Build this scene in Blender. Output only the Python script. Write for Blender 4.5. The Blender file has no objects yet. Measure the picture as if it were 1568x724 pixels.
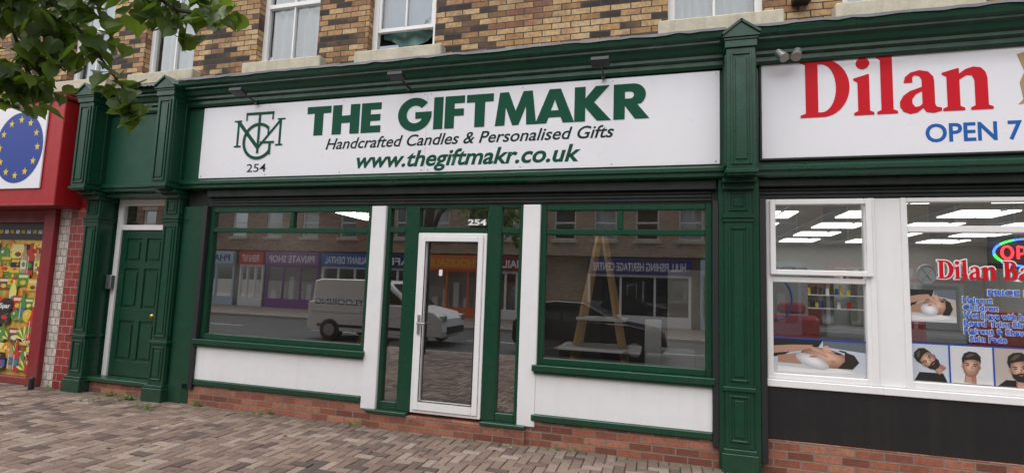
import bpy, bmesh, math, random
from mathutils import Vector, Matrix
random.seed(7)
S=bpy.context.scene
COL=S.collection
rad=math.radians

# ---------------------------------------------------------------- materials
def newmat(name):
    m=bpy.data.materials.new(name); m.use_nodes=True
    nt=m.node_tree; b=nt.nodes['Principled BSDF']
    return m,nt,b
def mixc(nt,fac,a,b,blend='MIX'):
    n=nt.nodes.new('ShaderNodeMix'); n.data_type='RGBA'; n.blend_type=blend
    for idx,v in ((0,fac),(6,a),(7,b)):
        if hasattr(v,'is_linked'): nt.links.new(v,n.inputs[idx])
        elif idx==0: n.inputs[0].default_value=v
        else: n.inputs[idx].default_value=(*v[:3],1)
    return n.outputs[2]
def math_(nt,op,a,b=None,clamp=False):
    n=nt.nodes.new('ShaderNodeMath'); n.operation=op; n.use_clamp=clamp
    for i,v in enumerate((a,b)):
        if v is None: continue
        if hasattr(v,'is_linked'): nt.links.new(v,n.inputs[i])
        else: n.inputs[i].default_value=v
    return n.outputs[0]
def noise(nt,scale,detail=4,rough=.6,vec=None):
    n=nt.nodes.new('ShaderNodeTexNoise'); n.inputs['Scale'].default_value=scale
    n.inputs['Detail'].default_value=detail; n.inputs['Roughness'].default_value=rough
    if vec is None:
        g=nt.nodes.new('ShaderNodeNewGeometry'); vec=g.outputs['Position']
    nt.links.new(vec,n.inputs['Vector']); return n.outputs['Fac']
def ramp(nt,inp,stops,interp='LINEAR'):
    r=nt.nodes.new('ShaderNodeValToRGB'); e=r.color_ramp.elements; r.color_ramp.interpolation=interp
    while len(e)<len(stops): e.new(.5)
    for i,(p,c) in enumerate(stops):
        e[i].position=p; e[i].color=(*c[:3],1) if hasattr(c,'__len__') else (c,c,c,1)
    nt.links.new(inp,r.inputs[0]); return r.outputs[0]
def paint(name,col,rough=.4,var=.25,grime=.35,bump=.05,spec=.5,scale=6,metal=0):
    m,nt,b=newmat(name)
    f=ramp(nt,noise(nt,scale,3,.65),[(.3,0.),(.7,1.)])
    dark=tuple(c*(1-var) for c in col)
    c1=mixc(nt,f,col,dark)
    if grime:
        g=nt.nodes.new('ShaderNodeNewGeometry'); sx=nt.nodes.new('ShaderNodeSeparateXYZ'); nt.links.new(g.outputs['Position'],sx.inputs[0])
        mp=nt.nodes.new('ShaderNodeMapping'); mp.inputs['Scale'].default_value=(9,9,.7); nt.links.new(g.outputs['Position'],mp.inputs[0])
        st=ramp(nt,noise(nt,1,3,.6,mp.outputs[0]),[(.52,0.),(.8,1.)])
        low=math_(nt,'MULTIPLY',ramp(nt,sx.outputs[2],[(0.0,1.),(.45,0.)]),noise(nt,14,3,.7))
        tot=math_(nt,'ADD',math_(nt,'MULTIPLY',st,grime*.6),math_(nt,'MULTIPLY',low,grime*1.6),True)
        c1=mixc(nt,tot,c1,(.14,.12,.095))
    nt.links.new(c1,b.inputs['Base Color'])
    rr=math_(nt,'ADD',math_(nt,'MULTIPLY',f,.15),rough); nt.links.new(rr,b.inputs['Roughness'])
    b.inputs['Specular IOR Level'].default_value=spec; b.inputs['Metallic'].default_value=metal
    if bump:
        bp=nt.nodes.new('ShaderNodeBump'); bp.inputs['Strength'].default_value=bump; bp.inputs['Distance'].default_value=.01
        nt.links.new(noise(nt,40,2,.6),bp.inputs['Height']); nt.links.new(bp.outputs[0],b.inputs['Normal'])
    return m
def plain(name,col,rough=.6,metal=0,spec=.5):
    m,nt,b=newmat(name)
    f=noise(nt,18,2,.5)
    c=mixc(nt,math_(nt,'MULTIPLY',f,.3),col,tuple(x*.6 for x in col))
    nt.links.new(c,b.inputs['Base Color'])
    b.inputs['Roughness'].default_value=rough; b.inputs['Metallic'].default_value=metal; b.inputs['Specular IOR Level'].default_value=spec
    return m
def brickmat(name,stops,mortar,bw=.225,bh=.075,ms=.008,patch=1.0,patchscale=.9,soot=.3,rough=.85,bump=.5,ground=False):
    m,nt,b=newmat(name)
    g=nt.nodes.new('ShaderNodeNewGeometry'); sx=nt.nodes.new('ShaderNodeSeparateXYZ'); nt.links.new(g.outputs['Position'],sx.inputs[0])
    cb=nt.nodes.new('ShaderNodeCombineXYZ')
    if ground:
        nt.links.new(sx.outputs[0],cb.inputs[0]); nt.links.new(sx.outputs[1],cb.inputs[1])
    else:
        nt.links.new(math_(nt,'ADD',sx.outputs[0],sx.outputs[1]),cb.inputs[0]); nt.links.new(sx.outputs[2],cb.inputs[1])
    wn=nt.nodes.new('ShaderNodeTexNoise'); wn.inputs['Scale'].default_value=14; nt.links.new(g.outputs['Position'],wn.inputs['Vector'])
    vs=nt.nodes.new('ShaderNodeVectorMath'); vs.operation='MULTIPLY_ADD'; nt.links.new(wn.outputs['Color'],vs.inputs[0]); vs.inputs[1].default_value=(.010,.008,0); nt.links.new(cb.outputs[0],vs.inputs[2])
    br=nt.nodes.new('ShaderNodeTexBrick'); br.inputs['Scale'].default_value=1
    br.inputs['Brick Width'].default_value=bw; br.inputs['Row Height'].default_value=bh; br.inputs['Mortar Size'].default_value=ms; br.inputs['Mortar Smooth'].default_value=.3
    br.inputs['Color1'].default_value=(0,0,0,1); br.inputs['Color2'].default_value=(1,1,1,1); br.inputs['Mortar'].default_value=(.5,.5,.5,1)
    nt.links.new(vs.outputs[0],br.inputs['Vector'])
    pn=noise(nt,patchscale,4,.65)
    v=math_(nt,'ADD',br.outputs['Color'],math_(nt,'MULTIPLY',math_(nt,'SUBTRACT',pn,.5),patch),True)
    col=ramp(nt,v,stops)
    col=mixc(nt,math_(nt,'MULTIPLY',ramp(nt,noise(nt,30,4,.7),[(.4,0.),(.75,1.)]),.6),col,(.06,.045,.032))
    sm=ramp(nt,noise(nt,1.7,5,.7),[(.5,0.),(.72,1.)])
    col=mixc(nt,math_(nt,'MULTIPLY',sm,soot),col,(.03,.028,.025))
    mc=mixc(nt,noise(nt,5,3,.7),mortar,tuple(x*.4 for x in mortar))
    col=mixc(nt,br.outputs['Fac'],col,mc)
    nt.links.new(col,b.inputs['Base Color']); b.inputs['Roughness'].default_value=rough
    bp=nt.nodes.new('ShaderNodeBump'); bp.inputs['Strength'].default_value=bump; bp.inputs['Distance'].default_value=.012
    h=math_(nt,'ADD',math_(nt,'MULTIPLY',br.outputs['Fac'],-1.),math_(nt,'MULTIPLY',noise(nt,60,3,.7),.6))
    nt.links.new(h,bp.inputs['Height']); nt.links.new(bp.outputs[0],b.inputs['Normal'])
    return m
def glassmat(name,base=.07,k=2.2,tint=(.92,.95,.94),film=.025):
    m,nt,b=newmat(name); nt.nodes.remove(b); out=nt.nodes['Material Output']
    tr=nt.nodes.new('ShaderNodeBsdfTransparent'); tr.inputs[0].default_value=(*tint,1)
    gl=nt.nodes.new('ShaderNodeBsdfGlossy'); gl.inputs['Roughness'].default_value=.0; gl.inputs[0].default_value=(.97,.98,1,1)
    fr=nt.nodes.new('ShaderNodeFresnel'); fr.inputs[0].default_value=1.5
    fac=math_(nt,'ADD',math_(nt,'MULTIPLY',fr.outputs[0],k),base,True)
    bp=nt.nodes.new('ShaderNodeBump'); bp.inputs['Strength'].default_value=.015; bp.inputs['Distance'].default_value=.01
    nt.links.new(noise(nt,1.2,1,.4),bp.inputs['Height']); nt.links.new(bp.outputs[0],gl.inputs['Normal'])
    mx=nt.nodes.new('ShaderNodeMixShader'); nt.links.new(fac,mx.inputs[0]); nt.links.new(tr.outputs[0],mx.inputs[1]); nt.links.new(gl.outputs[0],mx.inputs[2])
    df=nt.nodes.new('ShaderNodeBsdfDiffuse'); df.inputs[0].default_value=(.5,.5,.48,1)
    mx2=nt.nodes.new('ShaderNodeMixShader'); nt.links.new(math_(nt,'MULTIPLY',noise(nt,3,3,.7),film),mx2.inputs[0]); nt.links.new(mx.outputs[0],mx2.inputs[1]); nt.links.new(df.outputs[0],mx2.inputs[2])
    nt.links.new(mx2.outputs[0],out.inputs[0]); return m

GREEN=paint('green_gloss_paint',(.006,.058,.030),.24,.28,.12,.10,.45)
GREEN2=paint('green_flat_paint',(.010,.070,.040),.42,.12,.08,.04,.4)
WHITEP=paint('white_board_paint',(.80,.80,.82),.5,.05,.14,.04)
UPVC=paint('white_upvc',(.82,.82,.82),.3,.04,.08,.0)
SIGNW=paint('sign_white_acrylic',(.80,.80,.85),.25,.02,0,.0)
TXTG=plain('sign_green_vinyl',(.0,.075,.040),.55,0,.2)
TXTD=plain('sign_dark_green_vinyl',(.006,.028,.02),.55,0,.2)
RED=paint('red_gloss_paint',(.40,.010,.015),.35,.15,.15)
DRED=paint('dark_red_paint',(.24,.01,.018),.4,.2,.3)
SIGNR=plain('sign_red_vinyl',(.62,.006,.018),.5,0,.2)
BLUE=plain('sign_blue_vinyl',(.01,.11,.42),.45,0,.3)
DBLUE=plain('vinyl_dark_blue',(.02,.07,.42),.45,0,.3)
LBLUE=plain('vinyl_text_blue',(.03,.14,.70),.5,0,.3)
NAVY=plain('navy',(.012,.02,.12),.4)
YEL=plain('yellow',(.75,.55,.03),.5)
BLACK=paint('black_paint',(.010,.010,.011),.5,.3,.12)
SHUT=paint('shutter_dark_green',(.005,.013,.010),.5,.3,.1)
DGREY=plain('dark_grey_metal',(.03,.032,.034),.45,.3)
GREYM=plain('aluminium',(.45,.46,.47),.35,.8)
LEAD=paint('lead_flashing',(.13,.14,.155),.5,.35,.5,.3,scale=3)
STONE=paint('painted_stone_sill',(.60,.55,.43),.8,.25,.6,.4,scale=5)
BRICK=brickmat('buff_stock_brick',[(0,(.020,.016,.014)),(.12,(.05,.035,.026)),(.22,(.22,.115,.055)),(.34,(.42,.235,.10)),(.58,(.50,.31,.14)),(.8,(.60,.43,.23)),(.92,(.40,.20,.10)),(1,(.26,.11,.065))],(.075,.062,.05),patch=.9,soot=.50,ms=.007)
RBRICK=brickmat('red_engineering_brick',[(0,(.18,.05,.03)),(.5,(.37,.115,.065)),(1,(.46,.19,.115))],(.28,.24,.2),patch=.5,soot=.4)
OBRICK=brickmat('opposite_red_brick',[(0,(.27,.13,.09)),(.5,(.45,.24,.16)),(1,(.52,.30,.2))],(.34,.3,.25),patch=.6,soot=.1)
OBUFF=brickmat('opposite_buff_brick',[(0,(.42,.30,.20)),(.5,(.56,.42,.29)),(1,(.62,.50,.34))],(.45,.4,.32),patch=.5,soot=.08)
WTILE=brickmat('white_wall_tile',[(0,(.55,.50,.45)),(1,(.70,.64,.58))],(.2,.15,.13),.11,.11,.006,.3,soot=.2,rough=.3,bump=.2)
RTILE=brickmat('red_wall_tile',[(0,(.24,.02,.02)),(1,(.36,.04,.035))],(.4,.33,.3),.16,.11,.006,.3,soot=.15,rough=.3,bump=.2)
GLASS=glassmat('window_glass',.26,2.6)
GLASSD=glassmat('door_glass',.24,2.4,(.8,.85,.83))
GLASSB=glassmat('barber_glass',.12,2.0)
UGLASS=glassmat('upper_window_glass',.05,1.5)
FLOORIN=plain('shop_floor',(.13,.105,.085),.35)
WALLIN=plain('interior_wall',(.20,.19,.175),.8)
WALLB=plain('barber_wall',(.60,.61,.60),.7)
CEIL=plain('ceiling_tile',(.55,.55,.53),.8)
CEILS=plain('shop_ceiling',(.26,.25,.24),.8)
WOOD=plain('pine_wood',(.78,.48,.20),.5)
HAIR=plain('print_hair',(.025,.018,.015),.5)
FOAM=plain('print_foam',(.62,.61,.61),.5)
PALE=plain('print_pale',(.50,.56,.64),.5)
BEIGE=plain('print_beige',(.45,.40,.36),.5)
LIP=plain('print_lip',(.40,.14,.12),.5)
def steps(a,b,n,nm): return [plain('%s_%d'%(nm,i),tuple(a[k]+(b[k]-a[k])*i/(n-1) for k in range(3)),.5) for i in range(n)]
SK=steps((.26,.125,.08),(.66,.41,.30),7,'print_skin')
FO=steps((.45,.46,.48),(.80,.79,.79),5,'print_foam_tone')
def emis(name,col,st):
    m,nt,b=newmat(name); b.inputs['Base Color'].default_value=(*col,1)
    b.inputs['Emission Color'].default_value=(*col,1); b.inputs['Emission Strength'].default_value=st; return m
LAMP=emis('ceiling_light_diffuser',(1,.99,.97),3.4)
LAMP2=emis('strip_and_added_lamp_diffuser',(1,.98,.94),12)  # shared by the visible strip and the added, unseen lamp
NR=emis('neon_red',(1,.03,.05),3); NB=emis('neon_blue',(.05,.2,1),3); NG=emis('neon_green',(.05,1,.1),2.5)

# ---------------------------------------------------------------- helpers
def link(o,parent=None):
    COL.objects.link(o)
    if parent: o.parent=parent
    return o
def empty(name):
    e=bpy.data.objects.new(name,None); e.empty_display_size=.2; COL.objects.link(e); return e
def meshobj(name,v,f,mat,parent=None,smooth=False):
    me=bpy.data.meshes.new(name); me.from_pydata([tuple(p) for p in v],[],f)
    for m in (mat if isinstance(mat,(list,tuple)) else [mat]): me.materials.append(m)
    me.update()
    if smooth:
        for p in me.polygons: p.use_smooth=True
    return link(bpy.data.objects.new(name,me),parent)
def bmobj(name,bm,mat,parent=None,smooth=False):
    me=bpy.data.meshes.new(name); bm.to_mesh(me); bm.free()
    for m in (mat if isinstance(mat,(list,tuple)) else [mat]): me.materials.append(m)
    if smooth:
        for p in me.polygons: p.use_smooth=True
    return link(bpy.data.objects.new(name,me),parent)
def addbox(bm,x0,x1,y0,y1,z0,z1,bev=0.0,mi=0,rot=None):
    if x1<x0: x0,x1=x1,x0
    if y1<y0: y0,y1=y1,y0
    r=bmesh.ops.create_cube(bm,size=1); vs=r['verts']
    bmesh.ops.scale(bm,vec=(x1-x0,y1-y0,z1-z0),verts=vs)
    if rot: bmesh.ops.rotate(bm,cent=(0,0,0),matrix=rot,verts=vs)
    bmesh.ops.translate(bm,vec=((x0+x1)/2,(y0+y1)/2,(z0+z1)/2),verts=vs)
    fs=list({f for v in vs for f in v.link_faces})
    for f in fs: f.material_index=mi
    if bev:
        es=list({e for v in vs for e in v.link_edges})
        bmesh.ops.bevel(bm,geom=es,offset=min(bev,.3*min(x1-x0,y1-y0,z1-z0)),segments=1,affect='EDGES',profile=.5)
def boxes(name,lst,mat,parent=None,bev=.004):
    bm=bmesh.new()
    for b in lst: addbox(bm,*b[:6],bev)
    return bmobj(name,bm,mat,parent)
def prof(name,pts,x0,x1,mat,parent=None):
    n=len(pts); v=[(x0,y,z) for y,z in pts]+[(x1,y,z) for y,z in pts]
    f=[(i,(i+1)%n,n+(i+1)%n,n+i) for i in range(n)]+[tuple(range(n-1,-1,-1)),tuple(range(n,2*n))]
    o=meshobj(name,v,f,mat,parent)
    bm=bmesh.new(); bm.from_mesh(o.data); bmesh.ops.recalc_face_normals(bm,faces=bm.faces); bm.to_mesh(o.data); bm.free()
    return o
def frame(lst,x0,x1,z0,z1,y0,y1,w,wb=None):
    wb=w if wb is None else wb
    lst+= [(x0,x0+w,y0,y1,z0,z1),(x1-w,x1,y0,y1,z0,z1),(x0+w,x1-w,y0,y1,z1-w,z1),(x0+w,x1-w,y0,y1,z0,z0+wb)]
def pane(name,x0,x1,z0,z1,y,mat,parent):
    return meshobj(name,[(x0,y,z0),(x1,y,z0),(x1,y,z1),(x0,y,z1)],[(0,1,2,3)],mat,parent)
def flat(name,pts,y,mat,parent=None):
    return meshobj(name,[(x,y,z) for x,z in pts],[tuple(range(len(pts)))],mat,parent)
def ell(cx,cz,rx,rz,n=24,a=0):
    ca,sa=math.cos(rad(a)),math.sin(rad(a)); o=[]
    for i in range(n):
        t=2*math.pi*i/n; x=rx*math.cos(t); z=rz*math.sin(t); o.append((cx+x*ca-z*sa,cz+x*sa+z*ca))
    return o
def curve(name,loops,mat,parent=None,ext=.002,loc=(0,0,0)):
    cu=bpy.data.curves.new(name,'CURVE'); cu.dimensions='2D'; cu.fill_mode='BOTH'; cu.extrude=ext
    for L in loops:
        sp=cu.splines.new('POLY'); sp.points.add(len(L)-1)
        for i,(x,y) in enumerate(L): sp.points[i].co=(x,y,0,1)
        sp.use_cyclic_u=True
    cu.materials.append(mat)
    o=bpy.data.objects.new(name,cu); o.location=loc; o.rotation_euler=(rad(90),0,0)
    return link(o,parent)
def text(name,s,x0,x1,zb,cap,y,mat,parent,off=0.0,shear=0,flip=False):
    cu=bpy.data.curves.new(name,'FONT'); cu.body=s; cu.size=1; cu.offset=off; cu.shear=shear; cu.resolution_u=4
    tmp=bpy.data.objects.new(name,cu); COL.objects.link(tmp)
    dg=bpy.context.evaluated_depsgraph_get(); me=bpy.data.meshes.new_from_object(tmp.evaluated_get(dg))
    bpy.data.objects.remove(tmp)
    xs=[v.co.x for v in me.vertices]; a,b=min(xs),max(xs); k=(x1-x0)/(b-a); kz=cap/.70
    for v in me.vertices:
        X=(v.co.x-a)*k; Z=v.co.y*kz
        v.co=((x1-X) if flip else (x0+X),y,zb+Z)
    if not me.materials: me.materials.append(mat)
    else: me.materials[0]=mat
    return link(bpy.data.objects.new(name,me),parent)
def arc(cx,cy,rx,ry,a0,a1,n=14):
    return [(cx+rx*math.cos(rad(a0+(a1-a0)*i/n)),cy+ry*math.sin(rad(a0+(a1-a0)*i/n))) for i in range(n+1)]
def cyl(bm,p0,p1,r0,r1=None,seg=12,mi=0):
    r1=r0 if r1 is None else r1
    p0,p1=Vector(p0),Vector(p1); d=(p1-p0); L=d.length
    r=bmesh.ops.create_cone(bm,cap_ends=True,segments=seg,radius1=r0,radius2=r1,depth=L)
    q=Vector((0,0,1)).rotation_difference(d.normalized()).to_matrix()
    bmesh.ops.rotate(bm,cent=(0,0,0),matrix=q,verts=r['verts']); bmesh.ops.translate(bm,vec=(p0+p1)/2,verts=r['verts'])
    for f in {f for v in r['verts'] for f in v.link_faces}: f.material_index=mi

# ---------------------------------------------------------------- ground
def matground(name,col,sc=3):
    m,nt,b=newmat(name)
    c=mixc(nt,ramp(nt,noise(nt,sc,5,.7),[(.3,0.),(.7,1.)]),col,tuple(x*.65 for x in col))
    c=mixc(nt,math_(nt,'MULTIPLY',noise(nt,90,3,.7),.5),c,tuple(x*1.5 for x in col))
    nt.links.new(c,b.inputs['Base Color']); b.inputs['Roughness'].default_value=.9
    bp=nt.nodes.new('ShaderNodeBump'); bp.inputs['Strength'].default_value=.4; bp.inputs['Distance'].default_value=.01
    nt.links.new(noise(nt,120,3,.7),bp.inputs['Height']); nt.links.new(bp.outputs[0],b.inputs['Normal']); return m
ASPH=matground('asphalt',(.065,.065,.068)); SAND=matground('paving_joint_sand',(.06,.052,.044),6); KERB=matground('kerb_concrete',(.30,.29,.27),4)
EARTH=matground('ground_earth',(.12,.11,.09),.4)
meshobj('ground',[(-400,-400,-.16),(400,-400,-.16),(400,400,-.16),(-400,400,-.16)],[(0,1,2,3)],EARTH)
meshobj('road',[(-200,-14.4,-.13),(200,-14.4,-.13),(200,-6.7,-.13),(-200,-6.7,-.13)],[(0,1,2,3)],ASPH)
rm=empty('road_markings'); WLINE=plain('road_paint',(.7,.7,.68),.7); YLINE=plain('yellow_line_paint',(.6,.42,.03),.7)
for i in range(-12,13): meshobj('centre_dash_%d'%(i+13),[(i*6,-10.6,-.126),(i*6+3,-10.6,-.126),(i*6+3,-10.5,-.126),(i*6,-10.5,-.126)],[(0,1,2,3)],WLINE,rm)
meshobj('edge_line',[(-60,-7.05,-.126),(60,-7.05,-.126),(60,-6.97,-.126),(-60,-6.97,-.126)],[(0,1,2,3)],YLINE,rm)
boxes('kerb',[(-60+i*.915,-60+i*.915+.908,-6.7,-6.55,-.15,.0) for i in range(131)],KERB,None,.015)
boxes('kerb',[(-60+i*.915,-60+i*.915+.908,-14.55,-14.4,-.15,.0) for i in range(131)],KERB,None,.015)
PAVFAR=brickmat('paving_far',[(0,(.22,.17,.15)),(1,(.36,.29,.25))],(.1,.09,.08),.2,.1,.006,.5,ground=True)
boxes('far_pavement',[(-60,60,-20,-14.55,-.15,-.01)],PAVFAR,None,0)
def paving():
    pm,nt,b=newmat('clay_block_paver')
    at=nt.nodes.new('ShaderNodeAttribute'); at.attribute_name='tone'
    v=math_(nt,'ADD',at.outputs['Fac'],math_(nt,'MULTIPLY',math_(nt,'SUBTRACT',noise(nt,.8,5,.7),.5),1.0),True)
    c=ramp(nt,v,[(0,(.085,.06,.055)),(.3,(.19,.125,.10)),(.65,(.265,.185,.145)),(1,(.36,.285,.235))])
    c=mixc(nt,math_(nt,'MULTIPLY',ramp(nt,noise(nt,55,5,.75),[(.35,0.),(.75,1.)]),.65),c,(.09,.075,.062))
    spot=ramp(nt,noise(nt,9,3,.5),[(.66,0.),(.70,1.)])
    c=mixc(nt,math_(nt,'MULTIPLY',spot,.45),c,(.05,.045,.04))
    g=nt.nodes.new('ShaderNodeNewGeometry'); sx=nt.nodes.new('ShaderNodeSeparateXYZ'); nt.links.new(g.outputs['Position'],sx.inputs[0])
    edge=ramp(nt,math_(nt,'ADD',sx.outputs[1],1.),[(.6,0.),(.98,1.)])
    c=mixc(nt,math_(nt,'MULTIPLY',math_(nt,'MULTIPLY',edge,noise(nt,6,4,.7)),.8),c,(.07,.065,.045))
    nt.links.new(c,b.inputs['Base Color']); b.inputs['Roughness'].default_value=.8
    bp=nt.nodes.new('ShaderNodeBump'); bp.inputs['Strength'].default_value=.5; bp.inputs['Distance'].default_value=.006
    nt.links.new(noise(nt,80,4,.75),bp.inputs['Height']); nt.links.new(bp.outputs[0],b.inputs['Normal'])
    V=[];F=[];T=[]
    u=.1; g_=.0050; ch=.007
    x0,x1,y0,y1=-14.,8.,-6.53,-.02
    ni=int((x1-x0)/u); nj=int((y1-y0)/u)+1
    for i in range(-1,ni):
        for j in range(-1,nj):
            mm=(i-j)%4
            if mm==0: a=(i,j,i+2,j+1)
            elif mm==3: a=(i,j,i+1,j+2)
            else: continue
            X0=max(x0,x0+a[0]*u)+g_; X1=x0+a[2]*u-g_; Y0=max(y0,y0+a[1]*u)+g_; Y1=min(y1+.12,y0+a[3]*u)-g_
            if X1-X0<.02 or Y1-Y0<.02: continue
            base=len(V); dz=random.gauss(0,.0018); tx=random.gauss(0,.009); ty=random.gauss(0,.009)
            cx,cy=(X0+X1)/2,(Y0+Y1)/2
            def z(x,y): return dz+tx*(x-cx)+ty*(y-cy)
            for (x,y) in ((X0,Y0),(X1,Y0),(X1,Y1),(X0,Y1)): V.append((x,y,z(x,y)-ch-.012))
            for (x,y) in ((X0,Y0),(X1,Y0),(X1,Y1),(X0,Y1)): V.append((x,y,z(x,y)-ch*.7))
            for (x,y) in ((X0+ch,Y0+ch),(X1-ch,Y0+ch),(X1-ch,Y1-ch),(X0+ch,Y1-ch)): V.append((x,y,z(x,y)))
            F.append((base+8,base+9,base+10,base+11))
            for k in range(4):
                k2=(k+1)%4
                F.append((base+4+k,base+4+k2,base+8+k2,base+8+k)); F.append((base+k,base+k2,base+4+k2,base+4+k))
            T+= [min(1,max(0,random.gauss(.5,.30)))]*12
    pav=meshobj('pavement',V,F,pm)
    at=pav.data.attributes.new('tone','FLOAT','POINT'); at.data.foreach_set('value',T)
    meshobj('bedding',[(-60,-6.55,-.012),(60,-6.55,-.012),(60,.3,-.012),(-60,.3,-.012)],[(0,1,2,3)],SAND,pav)
    for nm,a,b2 in (('far_slabs_west',-60,-14.),('far_slabs_east',8.,60)):
        meshobj(nm,[(a,-6.55,-.002),(b2,-6.55,-.002),(b2,.3,-.002),(a,.3,-.002)],[(0,1,2,3)],PAVFAR,pav)
paving()

# ---------------------------------------------------------------- terrace building
bld=empty('brick_terrace_building')
def wall(name,x0,x1,z0,z1,y,holes,depth,mat,parent,facing=-1):
    xs=sorted({x0,x1,*[h[0] for h in holes],*[h[1] for h in holes]}); zs=sorted({z0,z1,*[h[2] for h in holes],*[h[3] for h in holes]})
    V=[];F=[]
    def q(a,b,c,d):
        n=len(V); V.extend([a,b,c,d]); F.append((n,n+1,n+2,n+3))
    for i in range(len(xs)-1):
        for j in range(len(zs)-1):
            mx,mz=(xs[i]+xs[i+1])/2,(zs[j]+zs[j+1])/2
            if any(h[0]<mx<h[1] and h[2]<mz<h[3] for h in holes): continue
            q((xs[i],y,zs[j]),(xs[i+1],y,zs[j]),(xs[i+1],y,zs[j+1]),(xs[i],y,zs[j+1]))
    yb=y-facing*depth
    for h in holes:
        q((h[0],y,h[2]),(h[0],yb,h[2]),(h[0],yb,h[3]),(h[0],y,h[3])); q((h[1],y,h[2]),(h[1],yb,h[2]),(h[1],yb,h[3]),(h[1],y,h[3]))
        q((h[0],y,h[2]),(h[1],y,h[2]),(h[1],yb,h[2]),(h[0],yb,h[2])); q((h[0],y,h[3]),(h[1],y,h[3]),(h[1],yb,h[3]),(h[0],yb,h[3]))
    return meshobj(name,V,F,mat,parent)
WY=.22
wins=[(-9.0,-8.12),(-7.45,-6.5),(-5.40,-4.42),(-3.66,-2.72),(.06,1.03),(1.75,2.72),(4.6,5.6)]
holes=[(a,b,4.55,6.35) for a,b in wins]+[(a,b,7.3,8.9) for a,b in wins]
wall('front_wall',-20,12,4.28,9.6,WY,holes,.22,BRICK,bld)
boxes('eaves',[(-20.1,12.1,-.05,.25,9.6,9.8)],STONE,bld)
meshobj('slate_roof',[(-20.1,-.1,9.8),(12.1,-.1,9.8),(12.1,5,13),(-20.1,5,13),(12.1,10,9.8),(-20.1,10,9.8)],[(0,1,2,3),(3,2,4,5)],LEAD,bld)
boxes('side_and_back_walls',[(-20,-19.78,.24,9.9,0,9.6),(11.78,12,.24,9.9,0,9.6),(-20,12,9.9,10.1,0,9.6)],BRICK,bld,0)
CURT=plain('net_curtain',(.72,.76,.78),.8); TEALC=plain('teal_curtain',(.16,.30,.27),.7); PURP=plain('blue_net',(.55,.64,.76),.8)
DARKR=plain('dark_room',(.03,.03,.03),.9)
def curtain(name,x0,x1,z0f,z1,y,mat,parent,amp=.025,fr=26,ph=0):
    nx,nz=60,10; V=[];F=[]
    for i in range(nx+1):
        s=i/nx; x=x0+(x1-x0)*s; z0=z0f(s)
        for j in range(nz+1):
            t=j/nz; z=z0+(z1-z0)*t
            V.append((x,y+amp*math.sin(fr*s+ph+1.5*t+.8*math.sin(5*s))*(1-.4*t),z))
    for i in range(nx):
        for j in range(nz):
            a=i*(nz+1)+j; F.append((a,a+nz+1,a+nz+2,a+1))
    return meshobj(name,V,F,mat,parent,True)
for k,(a,b) in enumerate(wins):
    for lv,(z0,z1) in enumerate(((4.55,6.35),(7.3,8.9))):
        L=[]; y0=WY+.10
        frame(L,a,b,z0+.005,z1,y0,y0+.08,.075)
        zm=(z0+z1)/2
        if k==3 and lv==0:
            L+=[(a+.075,b-.075,y0+.01,y0+.06,4.90,4.95),(a+.075,a+.11,y0+.01,y0+.06,4.95,z1-.08),(b-.11,b-.075,y0+.01,y0+.06,4.95,z1-.08)]
            L+=[((a+b)/2-.012,(a+b)/2+.012,y0+.012,y0+.05,4.95,z1-.08)]
            pane('upper_glass_%d_%d'%(k,lv),a+.1,b-.1,4.95,z1-.08,y0+.04,UGLASS,bld)
        else:
            L+=[(a+.075,b-.075,y0-.004,y0+.06,zm-.03,zm+.03),((a+b)/2-.012,(a+b)/2+.012,y0+.01,y0+.05,z0+.08,z1-.08)]
            pane('upper_glass_%d_%d'%(k,lv),a+.07,b-.07,z0+.07,z1-.07,y0+.045,UGLASS,bld)
        boxes('sash_frame_%d_%d'%(k,lv),L,UPVC,bld)
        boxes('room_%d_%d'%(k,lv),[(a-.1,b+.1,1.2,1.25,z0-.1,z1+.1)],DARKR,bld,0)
        if k==3:
            curtain('swag_curtain_%d'%lv,a+.08,b-.08,lambda s:z0+.24+.09*math.cos(6.2*s),z1,y0+.15,TEALC,bld,.03,18,0)
            curtain('net_curtain_%d_%d'%(k,lv),a+.1,b-.1,lambda s:z0+.40+.05*math.sin(4*s),z1,y0+.11,PURP,bld,.012,14,1)
        else: curtain('net_curtain_%d_%d'%(k,lv),a+.06,b-.06,lambda s:z0+.08,z1,y0+.12,CURT if k else PURP,bld,.035,30 if k in(2,4,1) else 22,k)
    for zz in (4.55,7.3):
        boxes('stone_sill_%d_%.0f'%(k,zz),[(a-.10,b+.16,.08,.33,zz-.17,zz-.0)],STONE,bld,.012)

# ---------------------------------------------------------------- shopfront joinery
prof_main=[(.2,3.93),(-.02,3.93),(-.035,3.96),(-.035,4.0),(-.07,4.02),(-.07,4.05),(-.10,4.07),(-.115,4.12),(-.15,4.14),(-.15,4.16),(-.19,4.18),(-.20,4.23),(-.20,4.25),(.2,4.25)]
prof('cornice_main',prof_main,-6.24,.61,GREEN,bld)
prof('cornice_east',prof_main,.86,8,GREEN,bld)
prof('cornice_west',[(y*.8+.02,z-.02) for y,z in prof_main],-7.70,-6.50,GREEN,bld)
def flash(name,x0,x1,dz=0):
    V=[];F=[];n=60
    for i in range(n+1):
        x=x0+(x1-x0)*i/n; w=random.uniform(-.010,.010)
        V+=[(x,-.214-.3*abs(w),4.236+dz+w),(x,-.205,4.268+dz+w*.4),(x,WY+.01,4.37+dz)]
    for i in range(n):
        a=i*3; F+=[(a,a+3,a+4,a+1),(a+1,a+4,a+5,a+2)]
    meshobj(name,V,F,LEAD,bld)
flash('lead_flashing_main',-6.24,.61); flash('lead_flashing_east',.86,8); flash('lead_flashing_west',-7.70,-6.50,-.03)
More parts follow.
